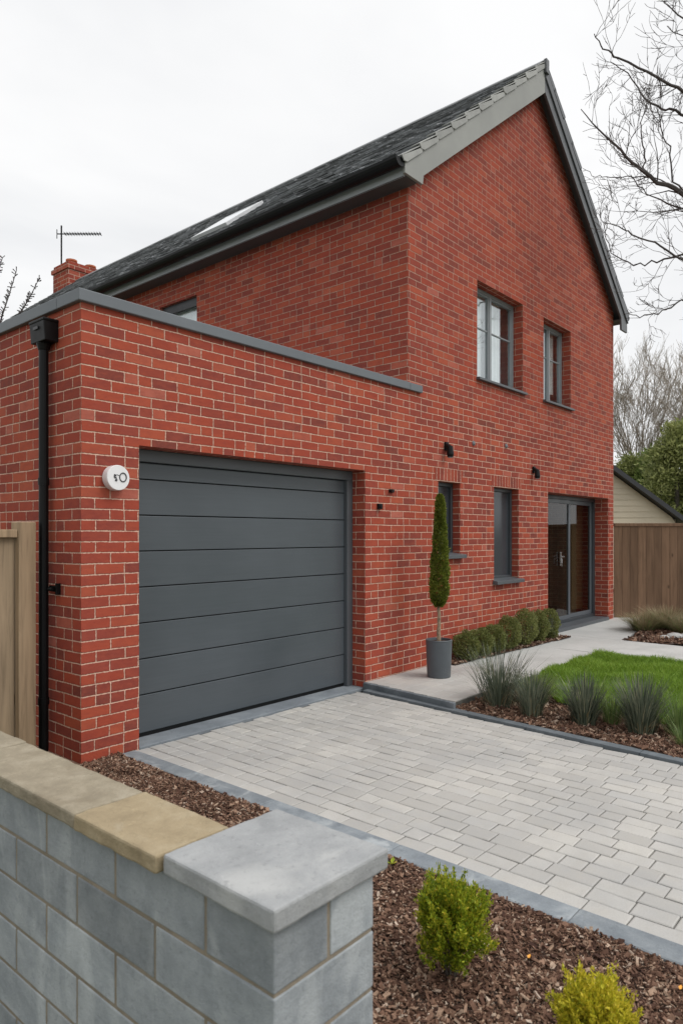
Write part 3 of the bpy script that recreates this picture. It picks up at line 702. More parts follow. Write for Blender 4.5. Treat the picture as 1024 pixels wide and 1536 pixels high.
for k in range(24): b.box(11.62, 12.1, y + .192, y + .2, .27 + k * .074, .315 + k * .074)
b.build('blind', M['blind'], door)
# garage door ------------------------------------------------
gd_y = FV + .20
b = MB(); x0, x1 = 2.853, 5.447; y = FV + .16
b.box(x0, x1, y, y + .09, 2.10, 2.193); b.box(x0, x0 + .085, y, y + .09, .017, 2.10); b.box(x1 - .085, x1, y, y + .09, .017, 2.10)
gd = b.build('garage_door', M['grey_metal'], house, bevel=.006)
b = MB(); zs = [.048] + [.335 + .2725 * i for i in range(7)] + [2.099]
for i in range(8):
    z0, z1 = zs[i] + (.004 if i else 0), zs[i + 1] - .004
    b.box(x0 + .087, x1 - .087, gd_y, gd_y + .04, z0, z1, i / 8)
b.build('door_panels', M['garage_door'], gd, bevel=.004)
b = MB(); b.box(x0 + .03, x1 - .03, gd_y + .0405, gd_y + .05, .018, 2.11); b.build('door_backing', M['black'], gd)
b = MB(); b.box(x0 + .087, x1 - .087, gd_y + .008, gd_y + .036, .0165, .047); b.build('rubber_seal', M['black'], gd)
# downpipe ---------------------------------------------------
b = MB(); b.tube([(2.352, 4.80, .02), (2.352, 4.80, 2.86)], .033, 16)
for z in (.35, 1.9): b.tube([(2.352, 4.80, z), (2.352, 4.80, z + .05)], .038, 16)
dp = b.build('downpipe', M['black'], house, smooth=False)
b = MB()
b.prism([(2.305, 2.90), (2.402, 2.90), (2.402, 3.05), (2.295, 3.05), (2.295, 3.02)], lambda p, t: (p[0], t, p[1]), 4.685, 4.895)
b.box(2.29, 2.402, 4.68, 4.90, 3.035, 3.055); b.tube([(2.352, 4.80, 2.85), (2.352, 4.80, 2.90)], [.037, .05], 16)
b.build('hopper_head', M['black'], dp, bevel=.005)
b = MB(); b.box(2.288, 2.294, 4.76, 4.83, 2.985, 3.005); b.build('overflow_slot', M['ink'], dp)
b = MB(); b.box(2.38, 2.403, 4.66, 4.78, 1.15, 1.19); b.tube([(2.36, 4.74, 1.17), (2.36, 4.69, 1.17)], .013, 8); b.box(2.372, 2.403, 4.655, 4.675, 1.13, 1.21)
b.build('pipe_bracket', M['black'], dp, bevel=.002)
# chimney at the back gable ----------------------------------
b = MB(); cx, cy = 9.55, HB + .42
b.box(8.98, 10.12, HB + .005, HB + .80, 0, 8.42); b.box(8.94, 10.16, HB - .03, HB + .84, 8.42, 8.53); b.box(8.99, 10.11, HB + .02, HB + .79, 8.53, 8.62)
ch = b.build('chimney', brick_mat('chimney_brick', tone=.9, bw=.3, bh=.115, mortar=.018), house, uv=True)
for i, xx in enumerate((9.28, 9.82)):
    b = MB(); b.lathe([(.12, 8.62), (.115, 8.74), (.145, 8.76), (.145, 8.80), (.11, 8.81), (.10, 8.70)], (xx, HB + .4, 0), 20); b.build('chimney_pot', M['terracotta'], ch, smooth=False)

# ------------------------------------------------------------------ small fittings
# aerial on a mast beside the chimney
ab = at(92, 470, 18.5); at_ = thing('tv_aerial', (ab.x, HB + .5, 7.6), 'thin black television aerial on a pole above the chimney', 'aerial')
a1 = at(92, 338, 18.45); lx = Vector((.6525, -.7577, 0))
b = MB(); b.tube([(a1.x, a1.y, 7.9), (a1.x, a1.y, a1.z)], .022, 8); b.tube([(a1.x, a1.y, 8.0), (9.02, HB + .3, 8.0)], .02, 6); b.build('mast', M['black'], at_)
b = MB(); q = Vector((a1.x, a1.y, a1.z - .22)); b.tube([q - lx * .12, q + lx * 1.05], .016, 6)
for k in range(14):
    p = q + lx * (.1 + k * .072); b.tube([p + Vector((.7, .7, 0)) * -.12 + Vector((0, 0, .0)), p + Vector((.7, .7, 0)) * .12], .008, 4)
    b.tube([p - Vector((0, 0, .035)), p + Vector((0, 0, .035))], .008, 4)
b.tube([q - lx * .12 - Vector((0, 0, .12)), q - lx * .12 + Vector((0, 0, .12))], .012, 5)
b.build('boom', M['black'], at_)
# white round alarm box with its mark
def disc(b, c, nrm_y0, nrm_y1, r0, r1, n=40):
    pass
al = thing('alarm_box', (2.66, FV, 1.94), 'round white alarm box with a scribbled black mark on the brick pillar', 'alarm')
cxz = (2.645, 1.945)
b = MB(); prof = [(0.001, 0), (.084, 0), (.088, .004), (.088, .060), (.085, .066), (.001, .0665)]
n = 48; vs = []; 
for q, dd in prof:
    for k in range(n): vs.append((cxz[0] + q * math.cos(2 * math.pi * k / n), FV - dd, cxz[1] + q * math.sin(2 * math.pi * k / n)))
b.add(vs, [(i * n + k, i * n + (k + 1) % n, (i + 1) * n + (k + 1) % n, (i + 1) * n + k) for i in range(len(prof) - 1) for k in range(n)])
b.build('case', M['white'], al)
b = MB(); yy = FV - .068
b.tube([(cxz[0] + .034 + .026 * math.cos(a), yy, cxz[1] + .004 + .030 * math.sin(a)) for a in np.linspace(0, 2 * math.pi, 25)], .0042, 6)
sc_ = [(-.034, .012), (-.030, .020), (-.022, .018), (-.026, .008), (-.034, .004), (-.028, -.004), (-.020, .002), (-.018, -.010), (-.026, -.020), (-.018, -.024), (-.012, -.014)]
b.tube([(cxz[0] + p[0], yy, cxz[1] + p[1]) for p in sc_], .0044, 6); b.tube([(cxz[0] - .022, yy, cxz[1] + .018), (cxz[0] - .008, yy, cxz[1] + .020), (cxz[0] + .004, yy, cxz[1] + .014)], .002, 6)
b.build('mark', M['ink'], al)
# wall lamps
def wall_lamp(name, x, z, s, label):
    t = thing(name, (x, FV, z), label, 'wall lamp', 'black fittings along the brick front')
    b = MB(); b.box(x - .02 * s, x + .045 * s, FV - .03 * s, FV - .001, z - .01 * s, z + .09 * s); b.build('bracket', M['black'], t, bevel=.006)
    b = MB(); b.tube([(x, FV - .03 * s, z + .05 * s), (x - .01, FV - .075 * s, z + .02 * s), (x - .01, FV - .08 * s, z - .06 * s), (x - .01, FV - .08 * s, z - .09 * s)], [.025 * s, .036 * s, .042 * s, .034 * s], 16); b.build('head', M['black'], t, smooth=False)
    b = MB(); b.lathe([(.001, -.092 * s), (.03 * s, -.092 * s), (.028 * s, -.1 * s), (.001, -.102 * s)], (x - .01, FV - .08 * s, z), 14); b.build('lens', M['frame_light'], t)
wall_lamp('wall_lamp', 6.93, 2.54, 1.0, 'black angled wall lamp on the bricks above the tall clipped conifer')
wall_lamp('wall_lamp', 9.23, 2.43, .95, 'small black wall lamp between the patio door and the narrow window')
def fitting(name, x, z, label, cat, kind):
    b = MB()
    if kind == 0:
        b.box(x - .03, x + .045, FV - .022, FV - .001, z - .012, z + .02); b.tube([(x - .01, FV - .02, z), (x - .05, FV - .06, z + .01)], [.014, .008], 8)
    elif kind == 1:
        b.box(x - .03, x + .03, FV - .03, FV - .001, z - .028, z + .028); b.tube([(x, FV - .03, z), (x, FV - .04, z)], .02, 12)
    else:
        b.tube([(x, FV - .001, z), (x, FV - .014, z)], [.032, .028], 12); b.tube([(x, FV - .014, z - .01), (x, FV - .026, z - .012)], .012, 8)
    tag(b.build(name, M['black'] if kind != 2 else M['lead'], loc=(x, FV, z), bevel=.002), label, cat)
fitting('cable_clip', 5.87, 2.005, 'small black bracket on the bricks right of the garage door', 'bracket', 0)
fitting('door_sensor', 5.67, 1.84, 'small black square sensor just below the bracket beside the garage door', 'sensor', 1)
fitting('wall_vent', 7.58, 2.68, 'small grey pipe stub in the bricks right of the angled lamp', 'vent', 2)
fitting('wall_vent', 8.43, 2.73, 'small grey pipe stub in the bricks under the larger upper window', 'vent', 2)

# ------------------------------------------------------------------ fences
lf = thing('wooden_fence', (2.2, 4.81, 0), 'pale weathered board fence standing left of the black downpipe', 'fence')
b = MB(); b.box(2.155, 2.275, 4.75, 4.87, 0, 1.637); b.build('post', M['fence_post'], lf, bevel=.006)
b = MB(); x = 2.15
while x > -1.2:
    b.box(x - .148, x - .002, 4.80 + .004 * random.random(), 4.822, .03, 1.53); x -= .15
b.build('boards', M['fence_pale'], lf, bevel=.004)
b = MB(); b.box(-1.2, 2.153, 4.765, 4.845, 1.53, 1.585); b.box(-1.2, 2.153, 4.824, 4.87, .4, .47); b.build('rail', M['fence_post'], lf, bevel=.005)
b = MB(); b.box(-1.32, -1.21, 4.75, 4.87, 0, 1.637); b.build('post', M['fence_post'], lf, bevel=.006)
# brown fence from the far corner of the house
F0 = at(921, 802, 12.42); F0.z = 0; ez = Vector((0, 0, 1)); fx = Vector((.6525, -.7577, 0)); fy = Vector((.7578, .6527, 0))
rf = thing('wooden_fence', F0, 'brown vertical board fence running right from the far corner of the house', 'fence')
b = MB(); s = 0
while s < 6.2:
    w = .142; b.obox(F0 + fx * s + ez * .02 + fy * (.004 * random.random()), fx * (w - .004), fy * .02, ez * 1.68); s += w
b.build('boards', M['fence_brown'], rf, bevel=.002)
b = MB(); b.obox(F0 + ez * 1.70 - fy * .012, fx * 6.2, fy * .06, ez * .055); b.obox(F0 + ez * .5 + fy * .025, fx * 6.2, fy * .04, ez * .08); b.build('rail', M['fence_brown'], rf, bevel=.003)

# ------------------------------------------------------------------ block wall in front
def rough(o, lv, st, sz):
    q = o.modifiers.new('cut', 'SUBSURF'); q.subdivision_type = 'SIMPLE'; q.levels = lv; q.render_levels = lv
    t = bpy.data.textures.new('worn', 'CLOUDS'); t.noise_scale = sz; t.noise_depth = 3
    d = o.modifiers.new('worn', 'DISPLACE'); d.texture = t; d.texture_coords = 'LOCAL'; d.strength = st; d.mid_level = .5
    return o
bw = thing('block_wall', (1.13, 1.4, 0), 'low blue grey block garden wall with a capped pier and tan coping', 'garden wall')
b = MB(); m = MB()
WX, ZT, CH, BL = 1.02, .718, .147, .385
m.box(WX + .0035, 1.19, 1.41, 4.3, -.46, ZT - .002); m.box(WX + .0035, 1.356, 1.0705, 1.41, -.46, ZT - .001)
J = .0052
for k in range(8):
    z1 = ZT - k * CH; z0 = z1 - CH
    ys = [1.067]; y = 1.298 if k % 2 == 0 else 1.50
    while y < 4.3: ys.append(y); y += BL
    ys.append(4.3)
    for i in range(len(ys) - 1):
        dark = .05 if (k == 1 and i == 1) else None
        if i == 0:
            if k % 2: b.prism([(WX, 1.067), (1.36, 1.067), (1.36, 1.405), (WX + .15, 1.405), (WX + .15, ys[1] - J), (WX, ys[1] - J)], lambda p, t: (p[0], p[1], t), z0 + J, z1 - J)
            else:
                b.box(WX, 1.196 - J, 1.067, ys[1] - J, z0 + J, z1 - J); b.box(1.196 + J, 1.36, 1.067, 1.405, z0 + J, z1 - J)
        else: b.box(WX + random.uniform(0, .0015), WX + .15, ys[i] + J, ys[i + 1] - J, z0 + J, z1 - J, dark)
rough(b.build('blocks', M['block'], bw, bevel=.004), 3, .0035, .05); m.build('mortar', M['mortar'], bw)
b = MB(); cy = 1.24
b.prism([(1.0, 1.045), (1.388, 1.04), (1.384, 1.435), (1.003, 1.44)], lambda p, t: (p[0], p[1], t), .719, .770); rough(b.build('pier_cap', M['cap'], bw, bevel=.007), 5, .004, .045)
ys = [1.446, 1.846, 2.62, 3.42, 4.3]
for i in range(4):
    b = MB(); z = .766 - .002 * (i % 2)
    b.box(.988 + .004 * (i % 2), 1.222 - .003 * (i % 2), ys[i] + .003, ys[i + 1] - .003, .7195, z, random.random())
    o = b.build('coping_stone', M['cope_yellow'] if i == 0 else M['cope_tan'], bw, bevel=.007)
    rough(o, 5, .007, .05)
    if i == 0: o['label'] = 'yellow sandstone coping next to the pier cap'

# ------------------------------------------------------------------ foliage
def leaves(b, C, Nrm, size, asp=.5, jit=.6, up=0.0, four=True):
    n = len(C); d = Nrm + rng.normal(0, jit, (n, 3)); d[:, 2] += up; d /= np.linalg.norm(d, axis=1)[:, None]
    q = rng.normal(0, 1, (n, 3)); s = np.cross(d, q); s /= np.linalg.norm(s, axis=1)[:, None]
    L = size * rng.uniform(.6, 1.3, n)[:, None]; s = s * L * asp * .5; d = d * L
    r = np.clip(rng.normal(.5, .22, n), 0, 1)
    b.many(np.stack([C, C + d * .5 + s, C + d, C + d * .5 - s], 1), 4, r)
def blob_points(n, c, rad, shell=.35, lump=.12, seed=0):
    d = rng.normal(0, 1, (n, 3)); d /= np.linalg.norm(d, axis=1)[:, None]
    lum = 1 + lump * (np.sin(d[:, 0] * 5 + seed) * np.sin(d[:, 1] * 6 + seed * 2) + np.sin(d[:, 2] * 7 + seed * 3 + d[:, 0] * 4) * .7)
    k = (1 - shell * rng.uniform(0, 1, n) ** 1.5) * lum
    return np.array(c) + d * k[:, None] * np.array(rad), d
# clipped box shrubs along the wall
def box_shrub(name, x, y, w, h, label, seed):
    t = thing(name, (x, y, PX), label, 'shrub', 'clipped shrubs in the low hedge at the foot of the wall')
    b = MB(); P, D = blob_points(5200, (x, y, PX + h * .53), (w / 2 * .93, .145, h * .5), .35, .09, seed); k = P[:, 2] > PX + .01
    P, D = P[k], D[k]; P[:, 1] = np.minimum(P[:, 1], FV - .012)
    leaves(b, P, D, .021, .6, .6, .2); b.build('foliage', M['box_leaf'], t)
    b = MB()
    for k in range(5): b.tube([(x + random.uniform(-.02, .02), y, PX), (x + random.uniform(-.1, .1) * w / .4, y + random.uniform(-.08, .06), PX + h * .6)], [.008, .004], 5)
    b.build('stems', M['bark'], t)
HL = [(7.13, 4.215, .34, .33, 'first low clipped shrub of the hedge, next to the potted conifer'),
      (7.45, 4.21, .36, .34, 'second low clipped shrub of the hedge counting from the pot'),
      (7.80, 4.215, .36, .35, 'third clipped shrub of the hedge, between two slightly taller ones on its right'),
      (8.16, 4.20, .42, .42, 'rounded clipped shrub fourth in the hedge, under the taller narrow window'),
      (8.62, 4.20, .50, .46, 'widest brownish clipped shrub in the hedge, right of the narrow window'),
      (9.02, 4.205, .36, .42, 'clipped shrub sixth in the hedge, last but one before the patio door'),
      (9.36, 4.20, .36, .42, 'end clipped shrub of the hedge, nearest the patio door')]
for i, (x, y, w, h, lb) in enumerate(HL): box_shrub('box_shrub', x, y, w, h, lb, i * 1.7)
# topiary in a pot
tp = thing('potted_conifer', (6.156, 3.964, PX), 'tall narrow clipped conifer on a bare stem in a charcoal pot', 'potted plant')
cx, cy = 6.156, 3.964
b = MB(); b.lathe([(.118, 0), (.122, .01), (.136, .37), (.138, .385), (.134, .39), (.124, .388), (.12, .35), (.001, .35)], (cx, cy, PX), 36); b.build('pot', M['pot'], tp, smooth=False)
b = MB(); b.lathe([(.001, .352), (.122, .352), (.12, .362), (.06, .372), (.001, .374)], (cx, cy, PX), 20); b.build('soil', M['soil'], tp)
b = MB()
for ph in (0, 2.1, 4.2):
    b.tube([(cx + .011 * math.cos(ph + i * .9) - .004 * math.sin(i), cy + .011 * math.sin(ph + i * .9), PX + .35 + i * .05) for i in range(11)], [.013 - .0006 * i for i in range(11)], 6)
b.build('stem', M['stem'], tp)
b = MB(); n = 17000; zz = rng.uniform(0, 1, n) ** 1.15
prof = np.interp(zz, [0, .04, .12, .3, .5, .75, .95, 1], [.02, .060, .086, .084, .068, .048, .030, .008])
aa = rng.uniform(0, 2 * np.pi, n); rr = prof * (1 - .3 * rng.uniform(0, 1, n) ** 1.5) * (1 + .10 * np.sin(zz * 34 + aa * 3) + .08 * np.sin(aa * 5 + zz * 23)) + np.where(rng.uniform(0, 1, n) < .03, .012, 0)
D = np.column_stack([np.cos(aa), np.sin(aa), 0 * aa]); C = D * rr[:, None] + np.array([cx, cy, 0]); C[:, 2] = .80 + zz * 1.165; C[:, 0] += .012 * np.sin(zz * 3) + .02 * zz
leaves(b, C, D, .027, .42, .6, .5); b.build('crown', M['topiary'], tp)
# golden conifers in the front bed
def gold(x, y, w, h, mat, label, seed, z0=.05):
    t = thing('golden_shrub', (x, y, 0), label, 'shrub', 'small golden shrubs in the front bed')
    b = MB(); P, D = blob_points(740, (x, y, z0 + h * .52), (w * .43, w * .43, h * .45), .7, .2, seed)
    for p, d in zip(P, D):
        if rng.uniform() < .12: p = p + d * .03
        ax = Vector(d) * .5 + Vector((0, 0, .75)); ax.normalize(); m_ = 42
        tt = rng.uniform(0, 1, m_); L = rng.uniform(.045, .085)
        C = np.array(p) + np.outer(tt * L, np.array(ax)) + rng.normal(0, .0035, (m_, 3)) - np.array(ax) * L * .4
        leaves(b, C, np.tile(np.array(ax), (m_, 1)), .013, .42, .5, .1)
    b.build('foliage', mat, t)
    b = MB()
    for k in range(9):
        a = k * .7; b.tube([(x + .012 * math.cos(a), y + .012 * math.sin(a), 0), (x + .03 * math.cos(a), y + .03 * math.sin(a), .07), (x + .07 * math.cos(a), y + .07 * math.sin(a), .2)], [.005, .004, .002], 5)
    b.build('stems', M['bark'], t)
gold(2.085, 1.29, .24, .295, M['gold_leaf'], 'yellow green upright shrub right of the block pier', 1.0)
gold(1.955, .74, .20, .215, M['gold_leaf2'], 'brighter yellow shrub cut by the bottom edge of the picture', 2.6)
# fallen leaves on the mulch
for i, (lx_, ly_, lb) in enumerate([(2.33, 1.12, 'orange fallen leaf on the mulch between the two golden shrubs'), (2.50, .66, 'yellow fallen leaf on the mulch near the slate kerb, right of the second shrub')]):
    b = MB(); c_ = [(-.016, 0, 0), (-.006, .009, .004), (.008, .008, .002), (.017, 0, .005), (.007, -.009, .004), (-.007, -.008, 0)]
    b.prism(c_, lambda p, t: (lx_ + p[0] * .6, ly_ + p[1] * .6, .034 + p[2] + t), 0, .0012)
    tag(b.build('fallen_leaf', simple('leaf_orange', (.75, .33, .04), .6, .15, 60, .001), loc=(lx_, ly_, .03)), lb, 'leaf', 'fallen leaves on the front bed')
# weed seedlings at the kerb
b = MB(); wx, wy = 2.60, 1.93
for k in range(9):
    a = random.uniform(0, 6.28); L = random.uniform(.02, .04); d = Vector((math.cos(a), math.sin(a), .6)) * L; s_ = Vector((-math.sin(a), math.cos(a), 0)) * L * .3; p = Vector((wx, wy, .02))
    b.add([p, p + d * .6 + s_, p + d, p + d * .6 - s_], [(0, 1, 2, 3)])
tag(b.build('weed', M['gold_leaf'], loc=(wx, wy, .01)), 'tiny green weed growing beside the slate kerb near the pier', 'weed')
# ornamental grasses
def tuft_mesh(n, h, spread, w, curve=.5, seed=1):
    r_ = np.random.default_rng(seed); b = MB()
    a = r_.uniform(0, 2 * np.pi, n); r0 = r_.uniform(0, .42, n) * spread; lean = r_.uniform(0, 1, n) ** .8 * spread; H = h * r_.uniform(.55, 1.08, n)
    ca, sa = np.cos(a), np.sin(a); rr = np.clip(r_.normal(.5, .22, n), 0, 1); ww = w * r_.uniform(.6, 1.2, n)
    def P(t):
        R_ = r0 + lean * (t * (1 - curve) + curve * t * t); z = H * (t - .16 * lean / max(spread, 1e-6) * t * t)
        return np.column_stack([ca * R_, sa * R_, z])
    tv = np.column_stack([-sa, ca, 0 * a]); ts = [0, .35, .7, 1]
    for i in range(3):
        p, q = P(ts[i]), P(ts[i + 1]); wp = tv * (ww * (1 - ts[i] * .6))[:, None]; wq = tv * (ww * (1 - ts[i + 1] * .95))[:, None]
        b.many(np.stack([p - wp, p + wp, q + wq, q - wq], 1), 4, rr)
    return b
def tuft(x, y, z, n, h, sp, w, mat, label, seed, dead=60):
    t = thing('grass_tuft', (x, y, z), label, 'ornamental grass', 'spiky grasses in the bed beside the lawn')
    b = tuft_mesh(n, h, sp, w, seed=seed); b.v = [(p[0] + x, p[1] + y, p[2] + z) for p in b.v]; b.build('blades', M[mat], t)
    b = tuft_mesh(dead, h * .38, sp * .9, w, seed=seed + 50); b.v = [(p[0] + x, p[1] + y, p[2] + z) for p in b.v]; b.build('dead_blades', M['blade_tan'], t)
Z2 = .02
tuft(5.68, 3.02, Z2, 357, 0.550, 0.399, .0046, 'blade', 'widest spiky grass tuft with long splayed blades beside the path corner', 3)
tuft(5.50, 2.62, Z2, 357, 0.396, 0.210, .0046, 'blade', 'grey green grass tuft second from the path corner', 4)
tuft(5.56, 2.19, Z2, 527, 0.418, 0.231, .0046, 'blade', 'dense rounded grey grass tuft in the middle of the row', 5)
tuft(5.60, 1.76, Z2, 646, 0.462, 0.252, .0046, 'blade', 'largest dense grey grass tuft at the right of the row', 6)
tuft(5.70, 2.02, Z2, 136, 0.286, 0.168, .0046, 'blade_green', 'thin green sedge between the middle and largest grey tufts', 7)
tuft(5.93, 2.80, Z2, 420, 0.30, 0.27, .0046, 'blade_green', 'yellowish green tuft right behind the widest splayed grass', 8)
tuft(5.72, 1.52, Z2, 170, 0.330, 0.231, .0046, 'blade_green', 'green grass tuft at the right edge of the picture by the kerb', 9)
tuft(5.45, 1.42, Z2, 76, 0.176, 0.147, .0046, 'blade_green', 'small low green tuft at the lower right end of the bed', 10)
# tan grasses in the right bed
for i, (px, py, D, h, sp, lb) in enumerate([(968, 949, 10.7, .30, .45, 'wispy tan and green grass clump at the bed edge by the path'), (1000, 943, 10.9, .38, .5, 'taller tan grass clump behind, in front of the brown fence'), (1030, 950, 10.3, .32, .45, 'tan grass clump cut by the right edge of the picture')]):
    p = at(px, 802, D); t = thing('bed_grass', (p.x, p.y, PX), lb, 'ornamental grass', 'tan grasses in the right bed')
    b = tuft_mesh(700, h, sp, .0055, seed=20 + i); b.v = [(q[0] + p.x, q[1] + p.y, q[2] + PX) for q in b.v]; b.build('blades', M['blade_tan'], t)
    b = tuft_mesh(260, h * .8, sp, .0055, seed=40 + i); b.v = [(q[0] + p.x, q[1] + p.y, q[2] + PX) for q in b.v]; b.build('green_blades', M['blade_green'], t)
p = at(1012, 957, 9.9)
for i, (dx, dy, s) in enumerate([(0, 0, .11), (.18, -.1, .09), (-.12, .1, .07)]):
    b = MB(); P_, D_ = [], []
    for a in range(6):
        pass
    prof = [(.4 * s, 0), (s, .2 * s), (.95 * s, .5 * s), (.5 * s, .72 * s), (.01, .76 * s)]
    b.lathe(prof, (p.x + dx, p.y + dy, PX), 9); b.v = [(q[0] + random.uniform(-.012, .012), q[1] + random.uniform(-.012, .012), q[2]) for q in b.v]
    tag(b.build('garden_stone', M['concrete'], loc=(p.x + dx, p.y + dy, PX), bevel=.008), ['largest pale stone on the mulch in the right bed', 'pale stone at the right of the little stone group', 'smallest pale stone of the group in the right bed'][i], 'stone', 'pale stones in the right bed')

# ------------------------------------------------------------------ trees
def grow(b, p, d, L, r, depth, rg, bend=.35, up=.06, split=(2, 4), rmin=.003, sides=5, shrink=.72, seg=5, ang=.65, ok=None):
    pts = [Vector(p)]; rad = [r]; d = Vector(d).normalized(); kids = []
    for i in range(seg):
        d = (d + Vector(rg.normal(0, bend / seg * 1.6, 3)) + Vector((0, 0, up))).normalized()
        if ok and not ok(pts[-1] + d * (L / seg)): break
        pts.append(pts[-1] + d * (L / seg)); rad.append(max(rmin * .7, r * (1 - .55 * (i + 1) / seg))); kids.append((pts[-1].copy(), d.copy(), rad[-1]))
    if len(pts) < 2: return
    b.tube(pts, rad, sides if r > .015 else 3, cap=False)
    if depth <= 0 or len(pts) < seg + 1: return
    for k in range(rg.integers(split[0], split[1] + 1)):
        q, dd, rr = kids[rg.integers(1, seg)]
        ax = Vector(rg.normal(0, 1, 3)).cross(dd)
        if ax.length < 1e-3: continue
        ax.normalize(); nd = dd * math.cos(ang) + ax * math.sin(ang) * rg.uniform(.6, 1.3)
        grow(b, q, nd, L * shrink * rg.uniform(.6, 1.1), max(rmin, rr * .62), depth - 1, rg, bend, up, split, rmin, sides, shrink, seg, ang, ok)
    q, dd, rr = kids[-1]
    grow(b, q, dd, L * shrink, max(rmin, rr * .95), depth - 1, rg, bend, up, split, rmin, sides, shrink, seg, ang, ok)
# large bare tree right of the frame whose limbs reach in
rg = np.random.default_rng(11)
TD = 9.6
tb = at(1165, 802, TD); tb.z = 0
bt = thing('bare_tree', tb, 'large leafless tree whose dark twigs reach in from the upper right', 'tree')
b = MB(); trunk = [tb, tb + Vector((.03, 0, 1.5)), at(1158, 520, TD), at(1150, 380, TD), at(1140, 250, TD), at(1135, 120, TD), at(1120, 0, TD)]
b.tube(trunk, [.17, .15, .13, .10, .075, .05, .03], 12); b.build('trunk', M['bark'], bt)
b = MB()
# the crown is one-sided: nothing grows towards the gable
def clear(p):
    l = p.x * .6525 - p.y * .7577; d = p.x * .7578 + p.y * .6527
    return l / d > .345 + .06 * max(0, 6.5 - p.z) / 2
def limb(pix, r0, r1, dD, nt=10, tl=.55, dep=2, up=.05):
    r0 *= .75; r1 *= .85
    pts = [at(px, py, TD + dD * (i / (len(pix) - 1))) for i, (px, py) in enumerate(pix)]
    # resample with small kinks
    P = []; 
    for i in range(len(pts) - 1):
        for k in range(4):
            P.append(pts[i].lerp(pts[i + 1], k / 4) + Vector(rg.normal(0, .012, 3)))
    P.append(pts[-1]); n = len(P)
    b.tube(P, [r0 + (r1 - r0) * (i / (n - 1)) ** .8 for i in range(n)], 6, cap=False)
    for k in range(int(nt * 1.05)):
        i = rg.integers(int(n * .2), n - 1); t = (P[i + 1] - P[i]).normalized(); ax = Vector(rg.normal(0, 1, 3)).cross(t).normalized()
        d = t * .75 + ax * rg.uniform(.4, .9); rr = (r0 + (r1 - r0) * (i / (n - 1)) ** .8) * .6
        grow(b, P[i], d, tl * rg.uniform(.5, 1.1), max(.0042, rr * .7), dep, rg, .5, up, (1, 3), .0036, 4, .68, 4, .6, clear)
limb([(1150, 200), (1070, 160), (1024, 138), (985, 113), (925, 88), (905, 72), (891, 50)], .045, .006, -.8, 9, .42, 2)
limb([(1145, 220), (1060, 190), (1010, 165), (985, 160), (960, 140), (940, 110), (915, 92)], .035, .006, .5, 10, .4, 2)
limb([(1155, 370), (1080, 325), (1024, 290), (975, 265), (940, 235), (905, 200), (871, 163)], .07, .006, -.4, 20, .6, 2)
limb([(975, 266), (950, 264), (915, 266), (893, 264), (874, 252)], .012, .004, .2, 3, .2, 1)
limb([(1150, 470), (1080, 410), (1024, 382), (985, 391), (950, 398), (915, 378), (905, 335)], .03, .005, .6, 16, .5, 2)
limb([(1150, 480), (1090, 430), (1040, 395), (990, 370), (950, 350), (925, 340), (905, 332)], .03, .005, -.9, 12, .45, 2)
limb([(1160, 520), (1090, 470), (1024, 450), (985, 470), (960, 476), (940, 465)], .025, .005, .2, 9, .4, 2)
limb([(1130, 110), (1080, 80), (1040, 40), (1010, 15), (995, 3)], .03, .006, .3, 12, .5, 2)
limb([(1130, 120), (1075, 100), (1035, 60), (1000, 38)], .025, .005, -.5, 9, .45, 2)
limb([(965, 258), (966, 225), (960, 190), (968, 160), (975, 130)], .016, .005, .3, 7, .35, 2, .1)
limb([(1040, 300), (1010, 270), (1003, 220), (990, 190), (985, 160)], .02, .005, -.6, 12, .5, 2, .1)
limb([(1130, 300), (1060, 320), (1010, 310), (970, 290), (945, 262)], .03, .005, 1.1, 16, .5, 2, .02)
b.build('branches', M['twig'], bt)
# bare tree behind the fence
def bare_far(px, D, top, seed, label, sp=1.0):
    rg2 = np.random.default_rng(seed); p = at(px, 802, D); p.z = 0; H = CAM_H + (802 - top) / 1044 * D
    t = thing('bare_tree', p, label, 'tree', 'trees behind the brown fence')
    b = MB(); b.tube([p, p + Vector((0, 0, H * .3)), p + Vector((.1, 0, H * .55))], [.16, .12, .07], 8); b.build('trunk', M['bark'], t)
    b = MB()
    for k in range(20):
        q = p + Vector((0, 0, H * rg2.uniform(.18, .5))); a = k * 2.4; le = rg2.uniform(.15, .6) * sp
        grow(b, q, (math.cos(a) * le, math.sin(a) * le, 1), H * .30, .04, 4, rg2, .25, .05, (2, 4), .007, 4, .66, 4, .42)
    b.build('branches', M['twig_far'], t)
bare_far(958, 29, 548, 3, 'pale leafless tree with fine upright twigs behind the cream gable')
bare_far(1065, 33, 560, 5, 'second leafless tree further back behind the evergreens', .8)
def evergreen(px, D, top, wid, mat, label, seed, n=26000, leaf=.16):
    p = at(px, 802, D); p.z = 0; H = CAM_H + (802 - top) / 1044 * D
    t = thing('evergreen_tree', p, label, 'tree', 'trees behind the brown fence')
    b = MB(); b.tube([p, p + Vector((0, 0, H * .8))], [.16, .04], 8); b.build('trunk', M['bark'], t)
    b = MB(); r_ = np.random.default_rng(seed); cl = 75
    for k in range(cl):
        z = r_.uniform(.08, 1); a = r_.uniform(0, 2 * math.pi); rad = wid * (1 - z ** 1.8 * .85) * r_.uniform(.55, 1.0)
        c = (p.x + math.cos(a) * rad, p.y + math.sin(a) * rad, H * z * .93); s = r_.uniform(.28, .6)
        P_, D_ = blob_points(n // cl, c, (s * 1.2, s * 1.2, s * .75), .9, .2, k); leaves(b, P_, D_, leaf, .35, .7, .5)
    b.build('crown', mat, t)
evergreen(1015, 24, 625, 1.35, M['evergreen'], 'green bushy evergreen at the right edge behind the fence', 1)
